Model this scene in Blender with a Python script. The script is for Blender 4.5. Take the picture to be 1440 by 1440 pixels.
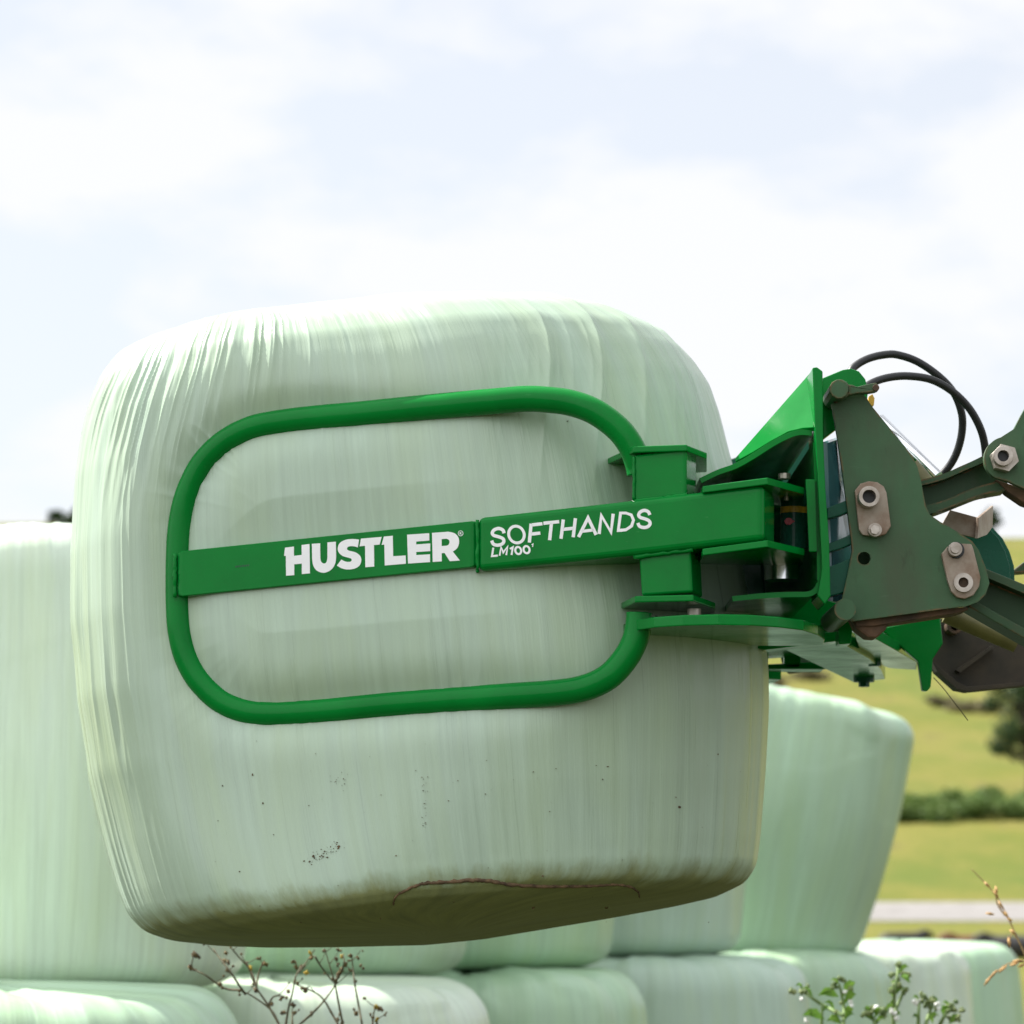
import bpy, bmesh, math, random
import numpy as np
from mathutils import Vector, Matrix
from mathutils.geometry import tessellate_polygon
from mathutils.bvhtree import BVHTree
from mathutils import noise as mnoise

for o in list(bpy.data.objects):
    bpy.data.objects.remove(o)
scene = bpy.context.scene
COL = scene.collection
R = math.radians

# ------------------------------------------------------------------ camera
F = 4380.0                      # focal length in pixels of the 1440 px photograph
CAM = Vector((0.0, 0.0, 1.41))
PITCH = math.atan2(1270 - 720, F)
cam = bpy.data.cameras.new('camera')
cam.sensor_width = 36.0
cam.lens = 36.0 * F / 1440.0
cam.clip_start = 0.1
cam.clip_end = 5000
cam.dof.use_dof = True
cam.dof.focus_distance = 5.28
cam.dof.aperture_fstop = 6.2
cam_ob = bpy.data.objects.new('camera', cam)
cam_ob.location = CAM
cam_ob.rotation_euler = (R(90) + PITCH, 0, 0)
COL.objects.link(cam_ob)
scene.camera = cam_ob

# ------------------------------------------------------------------ sky, sun, exposure
SUN = Vector((-0.54, 0.34, 0.80)).normalized()      # towards the sun
world = bpy.data.worlds.new('World')
scene.world = world
world.use_nodes = True
wn, wl = world.node_tree.nodes, world.node_tree.links
wn.clear()
sky = wn.new('ShaderNodeTexSky')
sky.sky_type = 'NISHITA'
sky.sun_disc = False
sky.sun_elevation = math.asin(SUN.z)
sky.sun_rotation = math.atan2(SUN.x, SUN.y)
sky.dust_density = 1.5
bg1 = wn.new('ShaderNodeBackground')
bg1.inputs['Strength'].default_value = 0.08
wl.new(sky.outputs['Color'], bg1.inputs['Color'])
tc = wn.new('ShaderNodeTexCoord')
mp = wn.new('ShaderNodeMapping')
mp.inputs['Scale'].default_value = (1.0, 1.0, 2.1)
mp.inputs['Location'].default_value = (0.37, 0.2, 0.13)
wl.new(tc.outputs['Generated'], mp.inputs['Vector'])
nz = wn.new('ShaderNodeTexNoise')
nz.inputs['Scale'].default_value = 8.5
nz.inputs['Detail'].default_value = 7
nz.inputs['Roughness'].default_value = 0.52
nz.inputs['Distortion'].default_value = 0.1
wl.new(mp.outputs['Vector'], nz.inputs['Vector'])
rp = wn.new('ShaderNodeValToRGB')
rp.color_ramp.elements[0].position = 0.41
rp.color_ramp.elements[0].color = (0.70, 0.70, 0.70, 1)
rp.color_ramp.elements[1].position = 0.53
rp.color_ramp.elements[1].color = (0.98, 0.98, 0.98, 1)
wl.new(nz.outputs['Fac'], rp.inputs['Fac'])
bg2 = wn.new('ShaderNodeBackground')
bg2.inputs['Color'].default_value = (0.965, 0.975, 1.0, 1)
# added fill light: an unseen brighter cloud bank left of and behind the camera
vd = wn.new('ShaderNodeVectorMath'); vd.operation = 'DOT_PRODUCT'
wl.new(tc.outputs['Generated'], vd.inputs[0]); vd.inputs[1].default_value = Vector((-0.62, -0.40, 0.68)).normalized()
cl = wn.new('ShaderNodeMapRange'); wl.new(vd.outputs['Value'], cl.inputs[0])
cl.inputs[1].default_value = 0.25; cl.inputs[2].default_value = 1.0; cl.inputs[3].default_value = 0.495; cl.inputs[4].default_value = 1.05
wl.new(cl.outputs[0], bg2.inputs['Strength'])
mx = wn.new('ShaderNodeMixShader')
wl.new(rp.outputs['Color'], mx.inputs['Fac'])
wl.new(bg1.outputs[0], mx.inputs[1])
wl.new(bg2.outputs[0], mx.inputs[2])
wo = wn.new('ShaderNodeOutputWorld')
wl.new(mx.outputs[0], wo.inputs['Surface'])

sun = bpy.data.lights.new('sun', 'SUN')
sun.energy = 4.6
sun.angle = R(0.53)
sun.color = (1.0, 0.955, 0.88)
sun_ob = bpy.data.objects.new('sun', sun)
sun_ob.rotation_euler = SUN.to_track_quat('Z', 'Y').to_euler()
sun_ob.location = (-20, 10, 30)
COL.objects.link(sun_ob)

scene.view_settings.view_transform = 'Standard'
scene.view_settings.look = 'None'
scene.view_settings.exposure = 1.05
scene.view_settings.gamma = 1.0
scene.view_settings.use_curve_mapping = False
scene.cycles.max_bounces = 8

# ------------------------------------------------------------------ helpers
def ray(px, py):
    v = (720 - py) / F
    return Vector(((px - 720) / F, math.cos(PITCH) - math.sin(PITCH) * v, math.sin(PITCH) + math.cos(PITCH) * v))

def P(px, py, Y):
    """World point seen at photo pixel (px, py) at distance Y."""
    d = ray(px, py)
    return CAM + d * (Y / d.y)

def H(px, Y, z):
    """World point at height z, distance Y, in the vertical plane of column px (near eye height)."""
    return Vector(((px - 720) / F * (Y * math.cos(PITCH) + (z - CAM.z) * math.sin(PITCH)), Y, z))

class Plane:
    def __init__(self, p, n):
        self.p, self.n = Vector(p), Vector(n).normalized()
    def at(self, px, py, off=0.0):
        d = ray(px, py)
        t = ((self.p - CAM).dot(self.n) + off) / d.dot(self.n)
        return CAM + d * t

def facing(Y):
    return Plane((0, Y, 0), (0, 1, 0))

def tag(o, label=None, cat=None, group=None, kind=None):
    if label: o['label'] = label
    if cat: o['category'] = cat
    if group: o['group'] = group
    if kind: o['kind'] = kind
    return o

def thing(name, label, cat, loc=(0, 0, 0), group=None):
    o = bpy.data.objects.new(name, None)
    o.location = loc
    o.empty_display_size = 0.1
    COL.objects.link(o)
    return tag(o, label, cat, group)

class MB:
    def __init__(self):
        self.v, self.f = [], []
    def poly(self, pts):
        n = len(self.v)
        self.v += [Vector(p) for p in pts]
        self.f.append(list(range(n, n + len(pts))))
    def prism_pts(self, front, vec, holes=()):
        loops = [list(front)] + [list(h) for h in holes]
        vec = Vector(vec)
        tris = tessellate_polygon(loops)
        flat = [Vector(p) for l in loops for p in l]
        n = len(self.v)
        m = len(flat)
        self.v += flat + [p + vec for p in flat]
        for t in tris:
            self.f.append([n + t[0], n + t[1], n + t[2]])
            self.f.append([n + m + t[2], n + m + t[1], n + m + t[0]])
        k = 0
        for l in loops:
            L = len(l)
            for i in range(L):
                a, b = k + i, k + (i + 1) % L
                self.f.append([n + a, n + b, n + m + b, n + m + a])
            k += L
        return self
    def prism(self, pxpoly, plane, o0, o1, holes=()):
        fr = [plane.at(x, y, o0) for x, y in pxpoly]
        hs = [[plane.at(x, y, o0) for x, y in h] for h in holes]
        return self.prism_pts(fr, plane.n * (o1 - o0), hs)
    def tube(self, pts, r, seg=14, smooth=0, caps=True, rfun=None):
        pts = [Vector(p) for p in pts]
        if smooth: pts = catmull(pts, smooth)
        n0 = len(self.v)
        N = len(pts)
        tang = []
        for i in range(N):
            t = pts[min(i + 1, N - 1)] - pts[max(i - 1, 0)]
            tang.append(t.normalized())
        nrm = tang[0].orthogonal().normalized()
        for i in range(N):
            if i: nrm = (nrm - tang[i] * nrm.dot(tang[i])).normalized()
            bn = tang[i].cross(nrm)
            rr = r if rfun is None else r * rfun(i / max(1, N - 1))
            for k in range(seg):
                a = 2 * math.pi * k / seg
                self.v.append(pts[i] + (nrm * math.cos(a) + bn * math.sin(a)) * rr)
        for i in range(N - 1):
            for k in range(seg):
                a, b = n0 + i * seg + k, n0 + i * seg + (k + 1) % seg
                self.f.append([a, b, b + seg, a + seg])
        if caps:
            self.f.append([n0 + k for k in range(seg)][::-1])
            self.f.append([n0 + (N - 1) * seg + k for k in range(seg)])
        return self
    def cyl(self, c, axis, r, length, seg=28, hole=0.0):
        c, axis = Vector(c), Vector(axis).normalized()
        u = axis.orthogonal().normalized(); w = axis.cross(u)
        ring = [c + (u * math.cos(2 * math.pi * k / seg) + w * math.sin(2 * math.pi * k / seg)) * r for k in range(seg)]
        holes = []
        if hole:
            holes = [[c + (u * math.cos(2 * math.pi * k / seg) + w * math.sin(2 * math.pi * k / seg)) * hole for k in range(seg)]]
        self.prism_pts(ring, axis * length, holes)
        return self
    def build(self, name, mat, parent=None, bevel=0.0, smooth=False, seg=2, autosmooth=False):
        me = bpy.data.meshes.new(name)
        me.from_pydata([tuple(v) for v in self.v], [], self.f)
        bm = bmesh.new(); bm.from_mesh(me)
        bmesh.ops.recalc_face_normals(bm, faces=bm.faces)
        if autosmooth or smooth:
            for f in bm.faces: f.smooth = True
            if autosmooth:
                for e in bm.edges:
                    if len(e.link_faces) == 2 and e.calc_face_angle(0) > 0.6: e.smooth = False
        bm.to_mesh(me); bm.free()
        me.materials.append(mat)
        o = bpy.data.objects.new(name, me)
        COL.objects.link(o)
        if parent is not None:
            o.parent = parent
            o.matrix_parent_inverse = world_of(parent).inverted()
        if bevel:
            b = o.modifiers.new('bevel', 'BEVEL')
            b.width = bevel; b.segments = seg; b.limit_method = 'ANGLE'; b.angle_limit = R(35)
            b.harden_normals = False
            for p in me.polygons: p.use_smooth = False
        return o

def world_of(o):
    m = Matrix.Translation(o.location) if o.parent is None else world_of(o.parent) @ o.matrix_parent_inverse @ Matrix.Translation(o.location)
    return m

def catmull(pts, k):
    out = []
    n = len(pts)
    for i in range(n - 1):
        p0, p1, p2, p3 = pts[max(i - 1, 0)], pts[i], pts[i + 1], pts[min(i + 2, n - 1)]
        for j in range(k):
            t = j / k
            out.append(0.5 * ((2 * p1) + (p2 - p0) * t + (2 * p0 - 5 * p1 + 4 * p2 - p3) * t * t + (3 * p1 - p0 - 3 * p2 + p3) * t ** 3))
    out.append(pts[-1])
    return out

# ------------------------------------------------------------------ materials
def new_mat(name):
    m = bpy.data.materials.new(name)
    m.use_nodes = True
    nt = m.node_tree
    return m, nt.nodes, nt.links, nt.nodes['Principled BSDF']

def nodes_noise(n, l, vec, scale, detail=4, rough=0.55, dist=0.0):
    x = n.new('ShaderNodeTexNoise')
    x.inputs['Scale'].default_value = scale
    x.inputs['Detail'].default_value = detail
    x.inputs['Roughness'].default_value = rough
    x.inputs['Distortion'].default_value = dist
    if vec is not None: l.new(vec, x.inputs['Vector'])
    return x.outputs['Fac']

def ramp(n, l, fac, stops):
    r = n.new('ShaderNodeValToRGB')
    e = r.color_ramp.elements
    while len(e) < len(stops): e.new(0.5)
    for i, (p, c) in enumerate(stops):
        e[i].position = p
        e[i].color = (c, c, c, 1) if isinstance(c, (int, float)) else (*c, 1)
    l.new(fac, r.inputs['Fac'])
    return r.outputs['Color']

def mixc(n, l, fac, a, b, mode='MIX'):
    m = n.new('ShaderNodeMix')
    m.data_type = 'RGBA'; m.blend_type = mode
    for val, key in ((fac, 0), (a, 6), (b, 7)):
        if isinstance(val, (int, float)): m.inputs[key].default_value = val
        elif isinstance(val, tuple): m.inputs[key].default_value = (*val, 1)
        else: l.new(val, m.inputs[key])
    return m.outputs[2]

def mathn(n, l, op, a, b=None):
    m = n.new('ShaderNodeMath'); m.operation = op
    for i, val in enumerate((a, b)):
        if val is None: continue
        if isinstance(val, (int, float)): m.inputs[i].default_value = val
        else: l.new(val, m.inputs[i])
    return m.outputs[0]

def bump(n, l, bsdf, h, strength, dist, chain=None):
    b = n.new('ShaderNodeBump')
    b.inputs['Strength'].default_value = strength
    b.inputs['Distance'].default_value = dist
    l.new(h, b.inputs['Height'])
    if chain is not None: l.new(chain, b.inputs['Normal'])
    l.new(b.outputs[0], bsdf.inputs['Normal'])
    return b.outputs[0]

def mapping(n, l, src, scale, loc=(0, 0, 0)):
    m = n.new('ShaderNodeMapping')
    m.inputs['Scale'].default_value = scale
    m.inputs['Location'].default_value = loc
    l.new(src, m.inputs['Vector'])
    return m.outputs[0]

def film_mat(name, base, seed, dirty=0.0, rough=0.34, fine=1.0):
    """Stretch-wrap film: streaks run along the film (UV u = round the bale, v = along it, metres)."""
    m, n, l, b = new_mat(name)
    tcn = n.new('ShaderNodeTexCoord')
    uv = tcn.outputs['UV']
    s1 = nodes_noise(n, l, mapping(n, l, uv, (60, 1.6, 1), (seed, 0, 0)), 1.0, 5, 0.6, 0.4)
    s2 = nodes_noise(n, l, mapping(n, l, uv, (9, 1.2, 1), (seed * 2, 3, 0)), 1.0, 4, 0.55, 0.6)
    s3 = nodes_noise(n, l, mapping(n, l, uv, (3, 3, 1), (seed, 7, 0)), 1.0, 5, 0.6)
    dark = tuple(c * 0.87 for c in base)
    yel = (base[0] * 0.95, base[1] * 0.95, base[2] * 0.80)
    pale = tuple(min(0.86, c * 1.06) for c in base)
    c1 = mixc(n, l, ramp(n, l, s1, [(0.33, 0.0), (0.68, 1.0)]), dark, pale)
    c2 = mixc(n, l, ramp(n, l, s2, [(0.42, 0.0), (0.70, 0.75)]), c1, yel)
    c3 = mixc(n, l, ramp(n, l, s3, [(0.4, 0.0), (0.75, 0.35)]), c2, tuple(c * 0.85 for c in base))
    colr = c3
    if dirty:
        # clear specks of dirt
        v = n.new('ShaderNodeTexVoronoi'); v.inputs['Scale'].default_value = 9.0
        l.new(mapping(n, l, uv, (1, 1, 1), (seed, 1, 0)), v.inputs['Vector'])
        sp = ramp(n, l, v.outputs['Distance'], [(0.018, 1.0), (0.030, 0.0)])
        gate = ramp(n, l, nodes_noise(n, l, mapping(n, l, uv, (2.3, 2.3, 1), (9, seed, 0)), 1, 2), [(0.5, 0.0), (0.62, 1.0)])
        colr = mixc(n, l, mathn(n, l, 'MULTIPLY', sp, gate), colr, (0.05, 0.04, 0.02))
        # underside shade painted into the colour, along with soil and silage juice (UV v below zero is the end face)
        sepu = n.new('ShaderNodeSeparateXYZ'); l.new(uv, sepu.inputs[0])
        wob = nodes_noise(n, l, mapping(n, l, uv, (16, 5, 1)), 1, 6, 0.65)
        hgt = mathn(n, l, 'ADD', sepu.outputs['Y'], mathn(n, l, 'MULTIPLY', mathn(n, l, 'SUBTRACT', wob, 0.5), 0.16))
        soil_shade = ramp(n, l, mathn(n, l, 'ADD', hgt, 0.03), [(0.0, dirty), (0.055, 0.0)])
        soil_shade_col = ramp(n, l, nodes_noise(n, l, mapping(n, l, uv, (30, 4, 1)), 1, 5, 0.6), [(0.3, (0.11, 0.115, 0.022)), (0.7, (0.21, 0.22, 0.060))])
        colr = mixc(n, l, soil_shade, colr, soil_shade_col)
        # faint scuffs
        sc = ramp(n, l, nodes_noise(n, l, mapping(n, l, uv, (5, 14, 1), (seed, 0, 4)), 1, 6, 0.65), [(0.68, 0.0), (0.80, 0.35)])
        colr = mixc(n, l, sc, colr, (0.20, 0.18, 0.10))
    l.new(colr, b.inputs['Base Color'])
    rr = ramp(n, l, s1, [(0.3, rough - 0.06), (0.7, rough + 0.10)])
    if dirty: rr = mathn(n, l, 'ADD', rr, mathn(n, l, 'MULTIPLY', soil_shade, 0.5))
    l.new(rr, b.inputs['Roughness'])
    b.inputs['Specular IOR Level'].default_value = 0.55
    h1 = nodes_noise(n, l, mapping(n, l, uv, (150 * fine, 3.2, 1), (seed, 0, 0)), 1.0, 4, 0.6, 0.3)
    h2 = nodes_noise(n, l, mapping(n, l, uv, (26, 2.0, 1), (seed, 5, 0)), 1.0, 3, 0.5, 0.8)
    h = mathn(n, l, 'ADD', mathn(n, l, 'MULTIPLY', h1, 0.45), h2)
    bump(n, l, b, h, 0.22, 0.010)
    # the film lies smooth over the flat ends
    sv = n.new('ShaderNodeSeparateXYZ'); l.new(uv, sv.inputs[0])
    fd = n.new('ShaderNodeMapRange'); l.new(sv.outputs['Y'], fd.inputs[0])
    fd.inputs[1].default_value = -0.10; fd.inputs[2].default_value = 0.02; fd.inputs[3].default_value = 0.03; fd.inputs[4].default_value = 0.22
    l.new(fd.outputs[0], [x for x in n if x.type == 'BUMP'][-1].inputs['Strength'])
    return m

def paint_mat(name, base, rough=0.3, rust=0.0, var=0.12, coat=0.02, spec=0.13):
    m, n, l, b = new_mat(name)
    tcn = n.new('ShaderNodeTexCoord'); ob = tcn.outputs['Object']
    s = nodes_noise(n, l, ob, 9, 5, 0.6)
    c = mixc(n, l, ramp(n, l, s, [(0.3, 0.0), (0.7, 1.0)]), tuple(x * (1 - var) for x in base), tuple(x * (1 + var) for x in base))
    # scratches and dust
    sc = ramp(n, l, nodes_noise(n, l, mapping(n, l, ob, (3, 30, 40)), 4, 6, 0.7), [(0.655, 0.0), (0.73, 0.55)])
    c = mixc(n, l, sc, c, tuple(min(0.6, x * 1.15 + 0.035) for x in base))
    mk = ramp(n, l, nodes_noise(n, l, mapping(n, l, ob, (14, 14, 22)), 1.0, 7, 0.72), [(0.66, 0.0), (0.75, 0.45)])
    c = mixc(n, l, mk, c, tuple(x * 0.45 + 0.012 for x in base))
    if rust:
        gr = ramp(n, l, nodes_noise(n, l, mapping(n, l, ob, (6, 6, 2.2)), 1.6, 7, 0.68), [(0.45, 0.0), (0.70, 0.55)])
        c = mixc(n, l, gr, c, (0.072, 0.070, 0.046))
        gr2 = ramp(n, l, nodes_noise(n, l, mapping(n, l, ob, (9, 9, 3)), 3.1, 7, 0.7), [(0.60, 0.0), (0.72, 0.5)])
        c = mixc(n, l, gr2, c, (0.035, 0.040, 0.026))
        bv = n.new('ShaderNodeBevel'); bv.samples = 4; bv.inputs['Radius'].default_value = 0.006
        ge = n.new('ShaderNodeNewGeometry')
        dp = n.new('ShaderNodeVectorMath'); dp.operation = 'DOT_PRODUCT'
        l.new(bv.outputs[0], dp.inputs[0]); l.new(ge.outputs['Normal'], dp.inputs[1])
        edge = ramp(n, l, dp.outputs['Value'], [(0.90, 1.0), (0.995, 0.0)])
        gn = nodes_noise(n, l, ob, 28, 5, 0.65)
        em = mathn(n, l, 'MULTIPLY', edge, ramp(n, l, gn, [(0.42, 0.0), (0.58, rust)]))
        chips = ramp(n, l, nodes_noise(n, l, ob, 60, 3, 0.5), [(0.735, 0.0), (0.76, rust)])
        gate = ramp(n, l, nodes_noise(n, l, ob, 7, 3, 0.5), [(0.5, 0.0), (0.6, 1.0)])
        em = mathn(n, l, 'MAXIMUM', em, mathn(n, l, 'MULTIPLY', chips, gate))
        c = mixc(n, l, em, c, ramp(n, l, gn, [(0.4, (0.05, 0.025, 0.015)), (0.62, (0.22, 0.10, 0.05))]))
        l.new(mathn(n, l, 'ADD', rough, mathn(n, l, 'MULTIPLY', em, 0.35)), b.inputs['Roughness'])
    else:
        l.new(ramp(n, l, s, [(0.3, rough - 0.05), (0.7, rough + 0.08)]), b.inputs['Roughness'])
    l.new(c, b.inputs['Base Color'])
    b.inputs['Coat Weight'].default_value = coat
    b.inputs['Specular IOR Level'].default_value = spec
    b.inputs['Coat Roughness'].default_value = 0.12
    bump(n, l, b, nodes_noise(n, l, ob, 220, 2, 0.5), 0.06, 0.002)
    return m

def plain_mat(name, base, rough=0.5, metal=0.0, var=0.2, scale=30, bumpd=0.0, second=None):
    m, n, l, b = new_mat(name)
    tcn = n.new('ShaderNodeTexCoord'); ob = tcn.outputs['Object']
    s = nodes_noise(n, l, ob, scale, 5, 0.6)
    sec = second or tuple(min(1, x * (1 + var)) for x in base)
    c = mixc(n, l, ramp(n, l, s, [(0.35, 0.0), (0.65, 1.0)]), tuple(x * (1 - var) for x in base), sec)
    l.new(c, b.inputs['Base Color'])
    b.inputs['Roughness'].default_value = rough
    b.inputs['Metallic'].default_value = metal
    if bumpd: bump(n, l, b, s, 0.4, bumpd)
    return m

M_GREEN = paint_mat('green_paint', (0.0005, 0.175, 0.024), 0.18)
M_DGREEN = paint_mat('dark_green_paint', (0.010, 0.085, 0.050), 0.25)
M_LOADER = paint_mat('weathered_grey_green_paint', (0.056, 0.120, 0.060), 0.45, rust=0.9, coat=0.05)
M_LOADER2 = paint_mat('worn_green_paint', (0.038, 0.076, 0.038), 0.5, rust=1.0, coat=0.05)
M_RUSTY = plain_mat('rusty_steel', (0.07, 0.045, 0.028), 0.75, 0.2, 0.4, 14, 0.002, (0.16, 0.085, 0.045))
M_STEEL = plain_mat('dull_zinc', (0.42, 0.36, 0.30), 0.42, 0.75, 0.25, 40, 0.0006, (0.52, 0.47, 0.42))
M_BRACKET = plain_mat('worn_tan_steel', (0.36, 0.30, 0.24), 0.5, 0.25, 0.1, 26, 0.0008, (0.20, 0.13, 0.085))
M_CHROME = plain_mat('polished_steel', (0.72, 0.74, 0.76), 0.14, 1.0, 0.05, 60)
M_BLACK = plain_mat('black_rubber', (0.012, 0.013, 0.014), 0.42, 0, 0.2, 60)
M_OLIVE = plain_mat('olive_paint', (0.16, 0.15, 0.055), 0.45, 0, 0.3, 12, 0.0005)
M_YELLOW = plain_mat('yellow_plastic', (0.62, 0.36, 0.03), 0.5, 0, 0.1, 40)
M_RED = plain_mat('red_sticker', (0.45, 0.012, 0.02), 0.45, 0, 0.1, 40)
M_WHITE = plain_mat('white_vinyl', (0.84, 0.84, 0.85), 0.4, 0, 0.03, 30)
M_MARK = plain_mat('dark_stamp', (0.01, 0.07, 0.03), 0.6, 0, 0.1, 30)

# ------------------------------------------------------------------ terrain
PROF = [(-60, 0), (0, 0), (22, 0), (40, -0.25), (70, -0.65), (100, -0.95), (125, -0.6), (140, 0.13), (145, 0.42), (153, 1.58), (175, 4.6),
        (200, 7.8), (250, 14), (300, 21.3), (400, 39.8), (480, 57.0), (520, 63.0), (600, 66.0), (900, 60.0), (2500, 55.0)]
_py, _pz = np.array([p[0] for p in PROF], float), np.array([p[1] for p in PROF], float)

def terrain(x, y):
    z = float(np.interp(y, _py, _pz))
    k = max(0.0, min(1.0, (y - 160) / 140.0))
    z += k * (2.6 * mnoise.noise(Vector((x * 0.018, y * 0.012, 0))) + 0.8 * mnoise.noise(Vector((x * 0.06, y * 0.05, 4))))
    if y > 420: z += (y - 420) / 120.0 * 1.2 * mnoise.noise(Vector((x * 0.02, 3, 1)))
    return z

def grid_sheet(name, xs, ys, mat, dz=0.0):
    vs = [(x, y, terrain(x, y) + dz) for y in ys for x in xs]
    nx = len(xs)
    fs = [(j * nx + i, j * nx + i + 1, (j + 1) * nx + i + 1, (j + 1) * nx + i) for j in range(len(ys) - 1) for i in range(nx - 1)]
    me = bpy.data.meshes.new(name); me.from_pydata(vs, [], fs)
    for p in me.polygons: p.use_smooth = True
    me.materials.append(mat)
    o = bpy.data.objects.new(name, me); COL.objects.link(o)
    return tag(o, kind='structure')

def ground_mat():
    m, n, l, b = new_mat('pasture')
    ge = n.new('ShaderNodeNewGeometry'); pos = ge.outputs['Position']
    a = nodes_noise(n, l, pos, 0.035, 6, 0.6)
    c = nodes_noise(n, l, mapping(n, l, pos, (1, 0.45, 1)), 0.16, 7, 0.65)
    d = nodes_noise(n, l, pos, 3.0, 5, 0.7)
    col = mixc(n, l, ramp(n, l, a, [(0.35, 0.0), (0.65, 1.0)]), (0.140, 0.140, 0.018), (0.095, 0.125, 0.018))
    col = mixc(n, l, ramp(n, l, c, [(0.40, 0.0), (0.60, 0.95)]), col, (0.180, 0.160, 0.034))
    col = mixc(n, l, ramp(n, l, c, [(0.585, 0.0), (0.67, 0.75)]), col, (0.090, 0.072, 0.034))
    col = mixc(n, l, ramp(n, l, d, [(0.4, 0.0), (0.7, 0.7)]), col, (0.070, 0.095, 0.018))
    # turf and mud near the stack, darkened to cut light bounced upward
    sp = n.new('ShaderNodeSeparateXYZ'); l.new(pos, sp.inputs[0])
    yy = mathn(n, l, 'ADD', sp.outputs['Y'], mathn(n, l, 'MULTIPLY', a, 14.0))
    mr = n.new('ShaderNodeMapRange'); l.new(yy, mr.inputs[0]); mr.inputs[1].default_value = 26; mr.inputs[2].default_value = 34
    mud = mixc(n, l, ramp(n, l, d, [(0.4, 0.0), (0.62, 1.0)]), (0.038, 0.034, 0.018), (0.050, 0.060, 0.018))
    col = mixc(n, l, mr.outputs[0], mud, col)
    l.new(col, b.inputs['Base Color'])
    b.inputs['Roughness'].default_value = 0.9
    b.inputs['Specular IOR Level'].default_value = 0.15
    bump(n, l, b, d, 0.5, 0.08)
    return m

xs = sorted(set([round(-400 + 800 * i / 100, 3) for i in range(101)] + [round(i * 0.8, 3) for i in range(-10, 60)]))
ys = [-60, -20, 0, 10, 22, 30, 40, 55, 70, 85, 100, 112, 125, 132, 140, 142.5] + [145 + i for i in range(0, 9)] + [156, 160, 165, 170, 175] + \
     list(range(180, 330, 4)) + list(range(330, 560, 8)) + [600, 700, 900, 1300, 2500]
grid_sheet('ground', xs, ys, ground_mat())
m, n, l, b = new_mat('gravel_road')
ge = n.new('ShaderNodeNewGeometry')
l.new(ramp(n, l, nodes_noise(n, l, ge.outputs['Position'], 1.3, 8, 0.7), [(0.3, (0.16, 0.152, 0.145)), (0.7, (0.255, 0.245, 0.238))]), b.inputs['Base Color'])
b.inputs['Roughness'].default_value = 0.95
grid_sheet('gravel_road', xs, [146 + i for i in range(0, 7)], m, 0.03)

# ------------------------------------------------------------------ bales
def vnoise(x, y, seed=0):
    """Smooth value noise, numpy arrays."""
    rng = np.random.default_rng(seed)
    T = rng.random((256, 256))
    xi, yi = np.floor(x).astype(int), np.floor(y).astype(int)
    fx, fy = x - xi, y - yi
    fx, fy = fx * fx * (3 - 2 * fx), fy * fy * (3 - 2 * fy)
    g = lambda a, b_: T[a % 256, b_ % 256]
    return (g(xi, yi) * (1 - fx) + g(xi + 1, yi) * fx) * (1 - fy) + (g(xi, yi + 1) * (1 - fx) + g(xi + 1, yi + 1) * fx) * fy

def mesh_from_grid(name, V, UV, mat, wrap=True):
    """V: (rows, cols, 3); columns close round; first and last rows collapse to poles."""
    nr, nc = V.shape[:2]
    me = bpy.data.meshes.new(name)
    idx = np.arange(nr * nc).reshape(nr, nc)
    a = idx[:-1, :]; b_ = np.roll(idx, -1, 1)[:-1, :]
    c = np.roll(idx, -1, 1)[1:, :]; d = idx[1:, :]
    quads = np.stack([a, b_, c, d], -1).reshape(-1, 4)
    me.vertices.add(nr * nc); me.vertices.foreach_set('co', V.reshape(-1).astype(np.float32))
    nq = len(quads)
    me.loops.add(nq * 4); me.loops.foreach_set('vertex_index', quads.reshape(-1).astype(np.int32))
    me.polygons.add(nq); me.polygons.foreach_set('loop_start', np.arange(0, nq * 4, 4, dtype=np.int32))
    me.polygons.foreach_set('loop_total', np.full(nq, 4, dtype=np.int32))
    me.update(calc_edges=True)
    me.polygons.foreach_set('use_smooth', np.ones(nq, dtype=bool))
    uvl = me.uv_layers.new(name='UVMap')
    uvq = np.zeros((nr - 1, nc, 4, 2), np.float32)
    uvq[:, :, 0] = UV[:-1, :-1]; uvq[:, :, 1] = UV[:-1, 1:]; uvq[:, :, 2] = UV[1:, 1:]; uvq[:, :, 3] = UV[1:, :-1]
    uvl.data.foreach_set('uv', uvq.reshape(-1))
    me.materials.append(mat)
    me.validate()
    o = bpy.data.objects.new(name, me); COL.objects.link(o)
    return o

BALE_GROUP = 'silage bales wrapped in pale green film'
FILMS = [film_mat('pale_green_film_%s' % w, c, s, 0.0, 0.33) for w, c, s in
         (('cool', (0.42, 0.585, 0.425), 1.3), ('soft', (0.44, 0.58, 0.47), 4.1), ('fresh', (0.41, 0.59, 0.41), 7.7), ('lightened', (0.60, 0.71, 0.585), 2.9))]  # last film is paler: stronger light on the large left bale put into colour

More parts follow.
